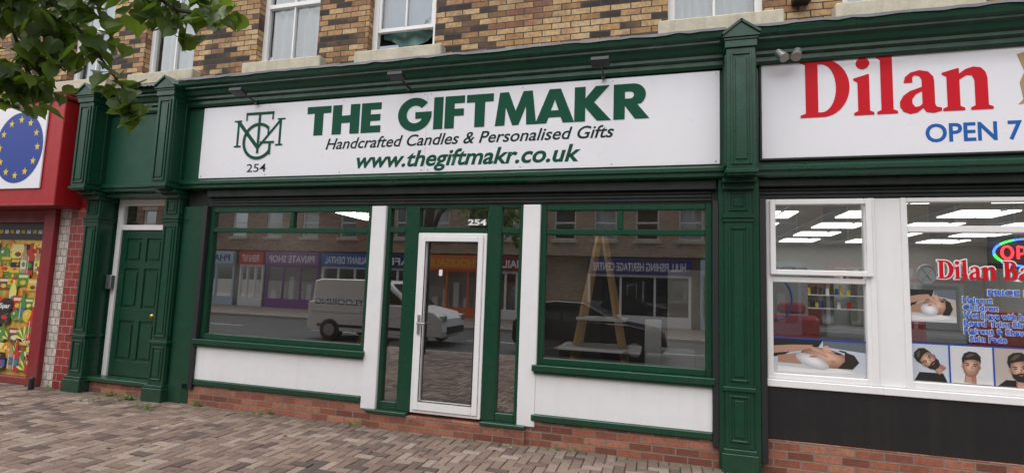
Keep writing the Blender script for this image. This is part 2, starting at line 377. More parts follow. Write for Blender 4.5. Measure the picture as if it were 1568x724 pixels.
boxes('fascia_board',[(-6.24,.61,.022,.2,2.93,3.93)],GREEN2,bld)
boxes('fascia_board_east',[(.86,8,.022,.2,2.93,3.93)],GREEN,bld)
boxes('fascia_board_west',[(-7.70,-6.50,.03,.2,2.90,3.92)],GREEN2,bld)
rail=[(.1,2.80),(.0,2.80),(-.03,2.815),(-.03,2.85),(-.055,2.865),(-.055,2.90),(-.02,2.925),(.1,2.925)]
prof('fascia_rail',rail,-6.24,.61,GREEN,bld); prof('fascia_rail_east',rail,.86,8,GREEN,bld)
prof('fascia_rail_west',[(y+.02,z-.02) for y,z in rail],-7.70,-6.50,GREEN,bld)
L=[(-6.2,.62,.10,.35,2.56,2.80),(-5.84,.54,.04,.11,2.70,2.80)]
for i in range(3): L.append((-5.8,.50,.085,.12,2.585+i*.038,2.585+i*.038+.034))
boxes('roller_shutter_box',L,SHUT,bld,.006)
L=[(.86,8,.12,.35,2.60,2.80),(.93,8,.05,.13,2.72,2.80)]
for i in range(3): L.append((.93,8,.10,.13,2.61+i*.036,2.61+i*.036+.032))
boxes('roller_shutter_box_east',L,SHUT,bld,.006)
boxes('shutter_guide',[(-5.86,-5.79,.02,.1,.2,2.58),(.50,.555,.02,.1,.2,2.58),(.93,.985,.02,.12,.1,2.6)],DGREY,bld)
boxes('green_side_boards',[(-6.22,-5.86,.06,.2,.0,2.58),(.555,.64,.03,.2,.0,2.80),(.85,.93,.03,.2,.0,2.80)],GREEN,bld)

def pilaster(tag,x0,x1,deep=.2):
    w=x1-x0; xc=(x0+x1)/2; par=bld; L=[]
    L+=[(x0-.035,x1+.035,-.045,deep,0,.17),(x0-.02,x1+.02,-.03,deep,.17,.21)]
    L+=[(x0,x1,0,deep,.21,2.70)]
    L+=[(x0-.02,x1+.02,-.022,deep,.74,.78),(x0-.012,x1+.012,-.012,deep,2.36,2.40),(x0-.02,x1+.02,-.025,deep,2.40,2.43)]
    for (a,b) in ((.27,.70),(.83,2.31),(2.47,2.66)):
        m=.035;t=.02
        frame(L,x0+m,x1-m,a,b,-.014,.005,t)
        L.append((x0+m+.045,x1-m-.045,-.010,.005,a+.045,b-.045))
        for sx in (x0-.010,x1-.002):
            L+=[(sx,sx+.012,.025,.04,a,b),(sx,sx+.012,deep-.05,deep-.035,a,b)]
    L+=[(x0-.02,x1+.02,-.05,deep,2.68,2.74),(x0-.03,x1+.03,-.12,deep,2.74,2.78)]
    boxes('pilaster_'+tag,L,GREEN,par,.005)
    y0=-.24; L=[(x0-.005,x1+.005,y0,deep,2.78,4.10)]
    L+=[(x0-.02,x1+.02,y0-.02,deep,2.80,2.835),(x0-.02,x1+.02,y0-.02,deep,4.03,4.10),(x0-.03,x1+.03,y0-.03,deep,4.10,4.125)]
    frame(L,x0+.03,x1-.03,2.88,3.98,y0-.014,y0+.01,.022); L.append((x0+.075,x1-.075,y0-.012,y0+.01,2.93,3.93))
    for sx in (x0-.017,x1-.007):
        L+=[(sx,sx+.024,y0+.03,y0+.05,2.88,3.98),(sx,sx+.024,-.05,-.03,2.88,3.98),(sx,sx+.024,y0+.05,-.05,3.96,3.98),(sx,sx+.024,y0+.05,-.05,2.88,2.90)]
    boxes('console_'+tag,L,GREEN,par,.004)
    V=[]
    for y in (y0-.045,deep):
        V+=[(x0-.04,y,4.127),(x1+.04,y,4.127),(x1+.04,y,4.15),(xc,y,4.275),(x0-.04,y,4.15)]
    F=[(0,1,2,3,4),(9,8,7,6,5)]+[(i,i+5,(i+1)%5+5,(i+1)%5) for i in range(5)]
    meshobj('pediment_'+tag,V,F,GREEN,par)
    bm=bmesh.new()
    a=math.atan2(.125,(w/2+.04)); ln=math.hypot(.125,w/2+.04)
    for sgn in (-1,1):
        M=Matrix.Rotation(sgn*a,3,'Y')
        cxm=xc+sgn*(w/2+.04)/2
        addbox(bm,cxm-ln/2-.008,cxm+ln/2+.008,y0-.062,deep,4.2125-.004,4.2125+.022,.003,0,M)
    bmobj('pediment_capping_'+tag,bm,GREEN,par)
pilaster('east',.61,.86); pilaster('mid',-6.50,-6.24); pilaster('west',-7.94,-7.68,.3)

def shopwindow(tag,x0,x1,xm):
    y0,y1=.08,.16; L=[]
    z0,z1=.84,2.56
    frame(L,x0,x1,z0,z1,y0,y1,.06,.07)
    L+=[(x0+.06,x1-.06,y0+.004,y1,2.235,2.295),(xm-.03,xm+.03,y0+.006,y1,2.295,z1-.06)]
    L+=[(x0-.04,x1+.02,-.0,.14,.775,.84),(x0-.02,x1,.02,.14,.745,.775)]
    boxes('window_frame_'+tag,L,GREEN,bld,.006)
    pane('glass_low_'+tag,x0+.05,x1-.05,z0+.06,2.25,.125,GLASS,bld)
    pane('glass_topl_'+tag,x0+.05,xm-.02,2.285,z1-.05,.125,GLASS,bld); pane('glass_topr_'+tag,xm+.02,x1-.05,2.285,z1-.05,.125,GLASS,bld)
    boxes('stall_panel_'+tag,[(x0-.03,x1+.0,.055,.16,.325,.745)],WHITEP,bld,.003)
    boxes('stall_base_rail_'+tag,[(x0-.04,x1+.0,.035,.16,.255,.323)],GREEN,bld,.008)
    boxes('stall_brick_'+tag,[(x0-.2,x1+.1,.06,.3,-.02,.253)],RBRICK,bld,.004)
shopwindow('west',-5.79,-3.345,-4.51); shopwindow('east',-1.262,.50,-.41)
boxes('white_posts',[(-3.343,-3.152,.045,.2,.19,2.56),(-1.458,-1.264,.045,.2,.19,2.56)],WHITEP,bld,.006)
boxes('door_step_brick',[(-3.245,-1.36,.02,.5,-.02,.165)],RBRICK,bld,.006)
L=[]
zb=.20
L+=[(-3.15,-3.105,.08,.17,zb,2.56),(-1.505,-1.46,.08,.17,zb,2.56),(-2.90,-2.725,.075,.17,zb,2.56),(-1.875,-1.715,.075,.17,zb,2.56)]
for a,b in ((-3.105,-2.90),(-2.725,-1.875),(-1.715,-1.505)):
    L+=[(a,b,.08,.17,2.245,2.31),(a,b,.08,.17,2.535,2.56)]
for a,b in ((-3.105,-2.90),(-1.715,-1.505)): L+=[(a,b,.08,.17,zb,.29)]
L+=[(-3.25,-2.74,-.005,.16,.165,.20),(-1.86,-1.36,-.005,.16,.165,.20)]
boxes('entrance_frame',L,GREEN,bld,.006)
for i,(a,b,c,d) in enumerate(((-3.11,-2.89,.285,2.25),(-1.72,-1.50,.285,2.25),(-3.11,-2.89,2.30,2.54),(-2.73,-1.87,2.30,2.54),(-1.72,-1.50,2.30,2.54))):
    pane('entrance_glass_%d'%i,a,b,c,d,.13,GLASS,bld)
L=[]; frame(L,-2.722,-1.878,.20,2.242,.07,.14,.035)
frame(L,-2.685,-1.915,.235,2.205,.055,.13,.065,.10)
boxes('entrance_door_leaf',L,UPVC,bld,.006)
bl=[]; frame(bl,-2.622,-1.978,.333,2.142,.052,.06,.008)
boxes('door_gasket',bl,BLACK,bld,0)
pane('door_glass',-2.63,-1.97,.33,2.15,.10,GLASSD,bld)
bm=bmesh.new(); addbox(bm,-2.668,-2.638,.035,.055,1.08,1.30,.004); addbox(bm,-2.664,-2.56,.005,.022,1.19,1.21,.004); addbox(bm,-2.66,-2.645,.01,.04,1.19,1.21); bmobj('door_handle',bm,GREYM,bld)
num=empty('house_number_sign')
boxes('plate',[(-2.12,-1.88,.062,.07,2.325,2.405)],plain('number_plate_grey',(.06,.065,.06),.4),num,.002)
text('digits','254',-2.11,-1.89,2.335,.062,.060,UPVC,num,.03)
boxes('notice_card',[(-2.45,-2.41,.09,.095,1.75,1.82)],UPVC,bld,0)

sh=empty('shop_interior')
def quad(name,a,b,c,d,mat,p): return meshobj(name,[a,b,c,d],[(0,1,2,3)],mat,p)
def roomf(p,x0,x1,y0,y1,z0,z1,fm,wm,cm):
    quad('floor',(x0,y0,z0),(x1,y0,z0),(x1,y1,z0),(x0,y1,z0),fm,p); quad('ceiling',(x0,y0,z1),(x1,y0,z1),(x1,y1,z1),(x0,y1,z1),cm,p)
    quad('back_wall',(x0,y1,z0),(x1,y1,z0),(x1,y1,z1),(x0,y1,z1),wm,p)
    quad('wall_w',(x0,y0,z0),(x0,y1,z0),(x0,y1,z1),(x0,y0,z1),wm,p); quad('wall_e',(x1,y0,z0),(x1,y1,z0),(x1,y1,z1),(x1,y0,z1),wm,p)
roomf(sh,-6.0,.60,.18,6.5,.19,2.82,FLOORIN,WALLIN,CEILS)
boxes('strip_light_and_added_lamp',[(-5.0,-4.88,1.3,2.6,2.73,2.79),(-.9,-.78,.22,1.3,2.74,2.80)],LAMP2,sh,.005)  # east box is an unseen lamp, added to brighten the ladder display
boxes('window_backs',[(-5.99,-3.1,.20,.24,.2,.83),(-1.5,.59,.20,.24,.2,.83),(-5.79,-3.35,.18,.6,.80,.835)],WALLIN,sh,0)
boxes('shelving',[(-5.9,-5.4,3.,6.,.2,.9),(-3.6,-2.9,5.6,6.3,.2,1.1),(-1.2,.2,5.9,6.4,.2,1.9)],DGREY,sh)
boxes('boxes_on_floor',[(-4.9,-4.4,3.5,4.0,.2,.55),(-2.3,-1.9,4.9,5.3,.2,.6)],BEIGE,sh)
boxes('partition_board',[(.10,.58,1.7,1.74,.2,1.95)],plain('plaster_board',(.60,.57,.52),.8),sh,.004)
cn=empty('display_counter')
boxes('top_and_sides',[(-.16,.02,.7,1.0,.2,1.33),(-.16,.40,1.0,1.3,.2,.98),(.02,.36,.8,1.0,.2,.62)],UPVC,cn,.01)
ld=empty('ladder_shelf_unit')
bm=bmesh.new()
for y0,yy in ((.45,0),(.9,1)):
    for sg in (-1,1):
        cyl(bm,(-.66+sg*.40,y0+(-.05 if not yy else .05),.2),(-.66+sg*.03,.67+(-.06 if not yy else .06),2.27),.034,.034,4)
bmobj('rails',bm,WOOD,ld)
boxes('boards',[(-1.08,-.20,.30,.9,.985,1.02),(-.90,-.36,.40,.85,1.31,1.343)],UPVC,ld,.003)
can=empty('candle_jar'); bm=bmesh.new(); cyl(bm,(-3.62,.42,.836),(-3.62,.42,.93),.035,.035,16); cyl(bm,(-3.62,.42,.93),(-3.62,.42,.965),.02,.02,12); bmobj('jar',bm,plain('orange_wax',(.6,.22,.05),.4),can)

# ---------------------------------------------------------------- main shop sign
sg=empty('gift_shop_sign')
boxes('panel',[(-5.97,.57,.0,.02,2.945,3.915)],SIGNW,sg,.004)
boxes('panel_joint',[(-2.665,-2.661,-.0012,.0,2.947,3.913)],plain('joint',(.55,.55,.58),.6),sg,0)
bm=bmesh.new()
for x in (-5.93,-4.9,-3.8,-2.70,-2.62,-1.5,-.5,.53):
    for z in (2.975,3.885): cyl(bm,(x,-.004,z),(x,.0,z),.008,.008,8)
bmobj('screws',bm,GREYM,sg)
T=[[(0,1),(.80,1),(.80,.76),(.55,.76),(.55,0),(.25,0),(.25,.76),(0,.76)]]
H=[[(0,0),(.30,0),(.30,.38),(.58,.38),(.58,0),(.88,0),(.88,1),(.58,1),(.58,.63),(.30,.63),(.30,1),(0,1)]]
E=[[(0,0),(.62,0),(.62,.23),(.29,.23),(.29,.39),(.60,.39),(.60,.61),(.29,.61),(.29,.77),(.62,.77),(.62,1),(0,1)]]
Ff=[[(0,0),(.29,0),(.29,.38),(.58,.38),(.58,.60),(.29,.60),(.29,.77),(.60,.77),(.60,1),(0,1)]]
I=[[(0,0),(.29,0),(.29,1),(0,1)]]
M_=[[(0,0),(.28,0),(.30,.55),(.50,0),(.68,0),(.88,.55),(.90,0),(1.18,0),(1.06,1),(.80,1),(.59,.42),(.38,1),(.12,1)]]
A=[[(0,0),(.31,0),(.37,.17),(.70,.17),(.76,0),(1.07,0),(.69,1),(.38,1)],[(.43,.37),(.64,.37),(.535,.68)]]
K=[[(0,0),(.29,0),(.29,.40),(.60,0),(.97,0),(.52,.54),(.92,1),(.56,1),(.29,.66),(.29,1),(0,1)]]
Rr=[[(0,0),(.29,0),(.29,.38),(.55,0),(.91,0),(.60,.42)]+arc(.50,.68,.32,.32,-55,90,12)+[(0,1)],[(.29,.58),(.42,.58)]+arc(.42,.68,.10,.10,-80,80,8)+[(.42,.78),(.29,.78)]]
G=[arc(.54,.5,.54,.53,42,352,36)+[(1.075,.57),(.56,.57),(.56,.36),(.76,.36)]+arc(.55,.5,.27,.28,-32,-318,28)]
def word(name,letters,x0,x1,z0,h,gap=.06):
    W={id(T):.80,id(H):.88,id(E):.62,id(Ff):.60,id(I):.29,id(M_):1.18,id(A):1.07,id(K):.97,id(Rr):.91,id(G):1.08}
    tot=0; pos=[]
    for i,l in enumerate(letters):
        g=gap
        if (l is A and letters[i-1] is M_): g=-.03
        if (l is K and letters[i-1] is A): g=.0
        if i==0: g=0
        tot+=g; pos.append(tot); tot+=W[id(l)]
    k=(x1-x0)/tot; loops=[]
    for l,p in zip(letters,pos):
        for lp in l: loops.append([(x0+(p+x)*k,z0+y*h) for x,y in lp])
    return curve(name,loops,TXTG,sg,.0015,(0,-.003,0))
word('lettering_the',[T,H,E],-4.32,-3.27,3.455,.372); word('lettering_name',[G,I,Ff,T,M_,A,K,Rr],-3.04,-.12,3.455,.385)
text('tagline','Handcrafted Candles & Personalised Gifts',-4.02,-.48,3.270,.135,-.002,TXTD,sg,.014,.28)
text('web_address','www.thegiftmakr.co.uk',-3.57,-.83,3.025,.185,-.002,TXTG,sg,.025,.25)
text('street_number','254',-5.19,-4.89,3.015,.105,-.002,TXTD,sg,.008)
def stroke(pts,w,y,mat,name):
    V=[];F=[]
    n=len(pts)
    for i,p in enumerate(pts):
        a=Vector(pts[max(0,i-1)]); b=Vector(pts[min(n-1,i+1)]); d=(b-a).normalized(); nn=Vector((-d.y,d.x))*w/2
        V+=[(p[0]+nn.x,y,p[1]+nn.y),(p[0]-nn.x,y,p[1]-nn.y)]
    for i in range(n-1): F.append((2*i,2*i+1,2*i+3,2*i+2))
    meshobj(name,V,F,mat,sg)
cx,cz=-5.045,3.45
k=0
for pts,w in (([(cx-.33,3.70),(cx-.33,3.36)],.035),([(cx+.33,3.70),(cx+.33,3.36)],.035),([(cx-.34,3.70),(cx-.0,3.33)],.05),([(cx+.34,3.70),(cx+.0,3.33)],.035),
   ([(cx-.40,3.70),(cx-.28,3.70)],.022),([(cx+.28,3.70),(cx+.40,3.70)],.022),([(cx-.38,3.36),(cx-.27,3.36)],.022),([(cx+.27,3.36),(cx+.38,3.36)],.022),
   ([(cx-.22,3.79),(cx+.22,3.79)],.035),([(cx-.205,3.80),(cx-.205,3.70)],.022),([(cx+.205,3.80),(cx+.205,3.70)],.022),([(cx,3.80),(cx,3.26)],.035),
   (arc(cx,3.42,.225,.225,48,325,30),.04),([(cx+.03,3.40),(cx+.25,3.40)],.028),([(cx+.185,3.40),(cx+.185,3.24)],.035),([(cx+.15,3.60),(cx+.15,3.50)],.022)):
    stroke(pts,w,-.0018-.0004*k,TXTG,'monogram_%d'%k); k+=1
for i,(x,z) in enumerate(((-5.10,3.99),(-2.90,4.02),(-.60,3.99))):
    fl=empty('sign_floodlight'); bm=bmesh.new()
    R_=Matrix.Rotation(rad(-12),3,'X')
    addbox(bm,x-.095,x+.095,-.40,-.28,z-.055,z-.005,.008,0,R_)
    addbox(bm,x-.05,x+.05,-.36,-.32,z-.005,z+.012,.003,0,R_)
    cyl(bm,(x,-.30,z-.02),(x,-.03,z-.055),.010,.010,8); addbox(bm,x-.02,x+.02,-.045,-.015,z-.09,z-.03,.003)
    bmobj('body',bm,DGREY,fl)
fl=empty('twin_spotlight'); bm=bmesh.new()
for dx,tw in ((-.05,-.04),(.05,.03)):
    cyl(bm,(1.17+dx,-.22,3.90),(1.17+dx+tw,-.14,3.99),.045,.038,14); cyl(bm,(1.17+dx+tw,-.14,3.985),(1.17+dx*.3,-.03,3.99),.008,.008,6)
addbox(bm,1.14,1.20,-.04,0.02,3.96,4.02,.004); bmobj('lamps',bm,GREYM,fl)
boxes('alarm_box',[(1.28,1.44,.08,.215,4.62,4.78)],BLACK,bld,.01)
bm=bmesh.new()
pts=[(.95+i*.35,-.06-.01*(i%2),3.925+.012*math.sin(i*1.7)) for i in range(10)]
for a,b in zip(pts[:-1],pts[1:]): cyl(bm,a,b,.007,.007,6)
bmobj('fascia_cable',bm,BLACK,bld)

# ---------------------------------------------------------------- barber sign
bs=empty('barber_shop_sign')
boxes('panel',[(.955,6.2,.0,.02,2.985,4.0-.02)],SIGNW,bs,.004)
boxes('trim',[(.935,.953,-.01,.021,2.965,4.0),(.953,6.2,-.01,.021,2.965,2.983)],BLACK,bs,.002)
Dl=[[(0,0),(0,.04),(.08,.07),(.08,.93),(0,.96),(0,1),(.36,1)]+arc(.34,.5,.40,.5,85,-85,20)+[(.36,0)],[(.27,.92),(.33,.92)]+arc(.32,.5,.22,.42,80,-80,16)+[(.33,.08),(.27,.08)]]
il=[[(0,0),(0,.04),(.06,.07),(.06,.56),(0,.60),(0,.63),(.20,.69),(.23,.69),(.23,.07),(.29,.04),(.29,0)],arc(.14,.88,.10,.10,0,345,15)]
ll=[[(0,0),(0,.04),(.06,.07),(.06,.92),(0,.96),(0,.99),(.20,1.06),(.23,1.06),(.23,.07),(.29,.04),(.29,0)]]
al=[[(.06,.50),(.08,.60),(.16,.67),(.28,.70),(.40,.67),(.47,.58),(.48,.50),(.48,.13),(.50,.08),(.57,.06),(.57,.01),(.46,-.02),(.36,.0),(.32,.07),(.24,0),(.14,-.02),(.05,.02),(0,.10),(0,.19),(.05,.29),(.14,.36),(.31,.42),(.31,.54),(.28,.60),(.22,.62),(.18,.59),(.18,.50)],[(.31,.35),(.22,.30),(.17,.22),(.17,.15),(.21,.09),(.27,.10),(.31,.14)]]
nl=[[(0,0),(0,.04),(.06,.07),(.06,.56),(0,.60),(0,.63),(.20,.69),(.23,.69),(.23,.60),(.32,.67),(.42,.70),(.52,.68),(.58,.60),(.60,.50),(.60,.07),(.66,.04),(.66,0),(.37,0),(.37,.04),(.43,.07),(.43,.48),(.40,.56),(.33,.57),(.23,.50),(.23,.07),(.29,.04),(.29,0)]]
Bl=[[(0,0),(0,.04),(.08,.07),(.08,.93),(0,.96),(0,1),(.36,1)]+arc(.36,.765,.22,.235,85,-60,12)+arc(.36,.28,.28,.28,50,-85,14)+[(.36,0)],[(.27,.92),(.32,.92)]+arc(.32,.75,.09,.17,80,-80,10)+[(.27,.58)],[(.27,.48),(.33,.48)]+arc(.33,.28,.13,.20,80,-80,10)+[(.27,.08)]]
def dil(seq,h,z0):
    loops=[]
    for l,x in seq:
        for lp in l: loops.append([(x+a*h,z0+b*h) for a,b in lp])
    return loops
curve('lettering_name',dil(((Dl,1.30),(il,1.755),(ll,1.945),(al,2.13),(nl,2.465)),.57,3.375),SIGNR,bs,.0015,(0,-.003,0))
text('lettering_hours','OPEN 7 DAYS',2.32,3.62,3.095,.165,-.002,BLUE,bs,.02)
text('lettering_word','Barber',3.35,5.4,3.375,.55,-.002,SIGNR,bs,.03)
flat('ornament',[(3.02,3.40),(3.06,3.45),(3.04,3.6),(3.08,3.7),(3.03,3.86),(3.10,3.88),(3.14,3.6),(3.12,3.42)],-.002,plain('ornament_tan',(.4,.27,.12),.5),bs)

# ---------------------------------------------------------------- barber shopfront
yb=.10; L=[]
frame(L,1.00,1.90,.87,2.60,yb,yb+.08,.055)
L+=[(.985,1.95,yb-.03,yb+.05,.80,.868),(1.90,2.17,yb+.01,yb+.08,.87,2.60),(1.88,1.93,yb-.012,yb+.02,.87,2.60),(2.14,2.19,yb-.012,yb+.02,.87,2.60)]
L+=[(1.055,1.845,yb+.002,yb+.08,1.79,1.84)]
frame(L,1.03,1.90,1.86,2.59,yb-.035,yb+.0,.05)
L+=[(2.19,6.2,yb,yb+.08,2.28,2.34),(2.19,6.2,yb,yb+.08,2.56,2.60),(2.17,6.2,yb,yb+.08,.87,.935),(1.95,6.2,yb-.03,yb+.05,.80,.868),(6.1,6.2,yb,yb+.08,.93,2.56)]
boxes('barber_window_frame',L,UPVC,bld,.006)
pane('barber_glass_1',1.05,1.85,.92,1.80,yb+.05,GLASSB,bld); pane('barber_glass_2',1.05,1.85,1.84,2.55,yb+.04,GLASSB,bld)
pane('barber_glass_3',2.17,6.1,.93,2.29,yb+.05,GLASSB,bld); pane('barber_glass_4',2.17,6.1,2.33,2.57,yb+.05,GLASSB,bld)
boxes('barber_stall_riser',[(.96,6.2,yb-.01,yb+.1,.315,.798)],BLACK,bld,.004)
boxes('barber_brick_base',[(.90,6.2,yb-.02,.4,-.02,.313)],RBRICK,bld,.004)
ba=empty('barber_interior'); roomf(ba,.95,6.4,.26,7.0,.2,2.78,plain('barber_floor',(.25,.24,.23),.3),WALLB,CEIL)
k=0
for ix,x in enumerate((1.15,2.35,3.55,4.75)):
    for yy in (.9,2.1,3.3,4.5,5.7):
        boxes('ceiling_light_%d'%k,[(x,x+.6,yy,yy+.6,2.765,2.778)],LAMP,ba,0); k+=1
boxes('ceiling_grid',[(.95+i*.6-.012,.95+i*.6+.012,.27,6.99,2.762,2.779) for i in range(1,10)],FOAM,ba,0)
MIRR=plain('mirror',(.6,.62,.63),.05,1.0)
RCH=plain('red_leather',(.30,.012,.02),.35)
boxes('mirror_frames',[(1.2+i*1.3,2.2+i*1.3,6.90,6.97,1.1,2.2) for i in range(4)],MIRR,ba,.01)
boxes('counter',[(1.0,6.3,6.4,6.95,.95,1.0),(1.0,1.3,2,6,.2,1.05)],plain('counter_grey',(.2,.2,.22),.4),ba,.01)
boxes('partition_mural',[(1.9,2.6,5.2,5.28,.2,2.2)],plain('mural_grey',(.22,.23,.24),.6),ba,.01)
for i in range(3):
    ch=empty('barber_chair'); x=1.30+i*1.25; y=1.4+.3*i
    boxes('seat_and_back',[(x,x+.62,y,y+.55,.62,.78),(x,x+.62,y+.45,y+.6,.75,1.42),(x-.05,x+.06,y,y+.5,.78,.95),(x+.56,x+.67,y,y+.5,.78,.95),(x+.15,x+.47,y+.48,y+.58,1.44,1.58)],RCH,ch,.05)
    bm=bmesh.new(); cyl(bm,(x+.31,y+.3,.24),(x+.31,y+.3,.62),.06,.06,16); cyl(bm,(x+.31,y+.3,.2),(x+.31,y+.3,.25),.28,.26,24); bmobj('pedestal',bm,GREYM,ch)
random.seed(3)
bcol=(SIGNR,BLUE,BLACK,UPVC,YEL,DGREY); bm=bmesh.new()
for i in range(60):
    x=1.1+random.random()*2.6; z=random.choice((1.45,1.72,1.99)); hh=random.uniform(.1,.2); cyl(bm,(x,6.6,z),(x,6.6,z+hh),.035,.03,8,random.randrange(6))
bmobj('bottles',bm,list(bcol),ba)
boxes('shelf',[(1.0,4.0,6.5,6.7,z-.02,z) for z in (1.45,1.72,1.99)],UPVC,ba,0)
boxes('hall_items',[(1.15,1.35,2.1,2.3,1.05,1.35),(1.1,1.4,2.6,2.8,1.05,1.5),(1.15,1.32,3.2,3.5,1.05,1.25)],DGREY,ba,.02)
rmr=bmesh.new()
ap=arc(1.22,1.62,.16,.24,0,360,28)
for a,b in zip(ap[:-1],ap[1:]): cyl(rmr,(a[0]+.1,1.3,a[1]),(b[0]+.1,1.3,b[1]),.012,.012,6)
bmobj('oval_mirror_rim',rmr,BLUE,ba)

# printed window posters
def tones(nm,cx,cz,rx,rz,a,lx,lz,mats,y,par):
    n=len(mats)
    for i,m in enumerate(mats):
        t=i/n; s=1-t*.85
        flat('%s_tone_%d'%(nm,i),ell(cx+lx*rx*t*.6,cz+lz*rz*t*.6,rx*s,rz*s,26,a),y-.00012*i,m,par)
def face(par,x,z,s,y,beard=True,tilt=0):
    c,sn=math.cos(rad(tilt)),math.sin(rad(tilt))
    def tr(a,b): return (x+(a*c-b*sn)*s,z+(a*sn+b*c)*s)
    def P_(nm,pts,dy,m): flat(nm,[tr(a,b) for a,b in pts],y-dy,m,par)
    P_('neck',[(-.28,-.55),(.28,-.55),(.34,-1.1),(-.34,-1.1)],.0002,SK[1])
    P_('neck_light',[(-.22,-.65),(.05,-.65),(.05,-1.1),(-.28,-1.1)],.0003,SK[3])
    P_('ear_l',ell(-.46,-.05,.07,.15,10),.0004,SK[3]); P_('ear_r',ell(.46,-.05,.07,.15,10),.0004,SK[1])
    hx,hz=tr(0,-.05); tones('head',hx,hz,.45*s,.66*s,tilt,-.35,.1,SK,y-.0006,par)
    P_('hair',[(-.48,.10),(-.53,.42),(-.42,.76),(-.15,.93),(.25,.92),(.49,.68),(.51,.3),(.47,.08),(.42,.34),(.24,.44),(-.12,.40),(-.38,.34),(-.43,.1)],.0018,HAIR)
    P_('hair_light',[(-.35,.55),(-.1,.80),(.2,.80),(.05,.66),(-.15,.52)],.0019,plain('print_hair_sheen',(.10,.075,.06),.5))
    if beard:
        P_('beard',[(-.44,-.08),(-.39,-.25),(-.22,-.30),(-.12,-.25),(0,-.23),(.12,-.25),(.22,-.30),(.39,-.25),(.44,-.08),(.41,-.45),(.22,-.70),(0,-.76),(-.22,-.70),(-.41,-.45)],.0018,HAIR)
    P_('mouth',ell(0,-.37,.13,.03,10),.002,LIP)
    for sx in (-1,1):
        P_('brow',[(sx*.08,.13),(sx*.30,.18),(sx*.34,.12),(sx*.10,.09)],.002,HAIR)
        P_('socket',ell(sx*.20,.02,.10,.055,12),.0016,SK[1]); P_('eye',ell(sx*.20,.015,.065,.028,10),.002,HAIR)
    P_('nose_shade',[(.02,.05),(.07,.0),(.11,-.17),(-.07,-.19),(.02,-.14)],.0018,SK[1])
def lying(par,x0,x1,z0,z1,y,bgm):
    flat('print',[(x0,z0),(x1,z0),(x1,z1),(x0,z1)],y,bgm,par)
    w,hh=x1-x0,z1-z0
    def P_(nm,pts,dy,m): flat(nm,[(x0+a*w,z0+b*hh) for a,b in pts],y-dy,m,par)
    P_('dark_jacket',[(.0,.45),(.12,.52),(.25,.72),(.5,.80),(.55,1.0),(.0,1.0)],.0002,DGREY)
    P_('dark_wall',[(.55,.82),(1,.70),(1,1),(.55,1)],.0002,plain('print_slate',(.12,.14,.17),.5))
    P_('towel',[(.0,.0),(1,.0),(1,.16),(.75,.30),(.4,.22),(.0,.30)],.0003,FO[1]); P_('towel_fold',[(.05,.04),(.5,.06),(.9,.12),(.7,.22),(.4,.15),(.05,.20)],.0004,FO[3])
    P_('neck',[(.05,.30),(.30,.28),(.45,.45),(.3,.62),(.05,.50)],.0006,SK[2])
    tones('face',x0+.57*w,z0+.50*hh,.27*w,.27*hh,-10,.2,.3,SK,y-.0008,par)
    tones('foam',x0+.43*w,z0+.38*hh,.19*w,.18*hh,-20,.1,.3,FO,y-.0018,par)
    P_('mouth',ell(.44,.52,.05,.022,10,20),.0028,LIP)
    P_('nose',[(.53,.66),(.56,.84),(.60,.86),(.65,.68)],.0018,SK[5]); P_('eye',ell(.71,.64,.045,.024,10,-20),.0022,HAIR); P_('brow',ell(.76,.71,.05,.02,10,-30),.0022,HAIR)
    P_('ear',ell(.66,.38,.03,.07,12,10),.0022,SK[2])
    P_('hair',[(.78,.70),(.88,.62),(.93,.42),(.86,.22),(.70,.22),(.78,.44)],.0024,HAIR)
    P_('arm',[(.0,.56),(.22,.64),(.40,.74),(.44,.86),(.22,.84),(.0,.78)],.0026,SK[3])
    for i in range(4): P_('finger_%d'%i,[(.38+.02*i,.86-.045*i),(.54+.01*i,.74-.05*i),(.57+.01*i,.70-.05*i),(.56+.01*i,.67-.05*i),(.38+.02*i,.82-.045*i)],.0028+.0001*i,SK[3+i%3])
yp=yb+.046
p1=empty('shave_window_poster'); lying(p1,1.06,1.84,.93,1.25,yp,PALE)
boxes('border',[(1.055,1.845,yp-.003,yp-.001,1.25,1.262)],DBLUE,p1,0)
p2=empty('shave_window_poster'); lying(p2,2.20,2.56,1.47,1.76,yp,BEIGE)
p3=empty('haircut_window_poster')
flat('print',[(2.20,.945),(3.6,.945),(3.6,1.27),(2.20,1.27)],yp,PALE,p3)
flat('print_tint_a',[(2.5,.945),(2.81,.945),(2.81,1.27),(2.5,1.27)],yp-.0006,FO[2],p3); flat('print_tint_b',[(2.82,.945),(3.18,.945),(3.18,1.27),(2.82,1.27)],yp-.0006,BEIGE,p3)
flat('frame_top',[(2.20,1.27),(3.6,1.27),(3.6,1.282),(2.20,1.282)],yp-.001,DBLUE,p3)
for a in (2.485,2.81): flat('divider',[(a,.945),(a+.012,.945),(a+.012,1.27),(a,1.27)],yp-.004,DBLUE,p3)
flat('shirt_a',[(2.22,.946),(2.47,.946),(2.44,1.02),(2.26,1.02)],yp-.001,BLACK,p3)
face(p3,2.33,1.13,.13,yp-.001,True,50)
flat('shirt_b',[(2.52,.946),(2.79,.946),(2.74,1.01),(2.57,1.01)],yp-.001,FOAM,p3); face(p3,2.65,1.10,.135,yp-.002,False,-4)
flat('shirt_c',[(2.84,.946),(3.16,.946),(3.10,1.0),(2.90,1.0)],yp-.001,BLACK,p3); face(p3,3.0,1.10,.15,yp-.002,True,8)
flat('shirt_d',[(3.24,.946),(3.5,.946),(3.46,1.01),(3.28,1.01)],yp-.001,FOAM,p3); face(p3,3.37,1.10,.135,yp-.002,True,0)
vt=empty('window_vinyl_lettering')
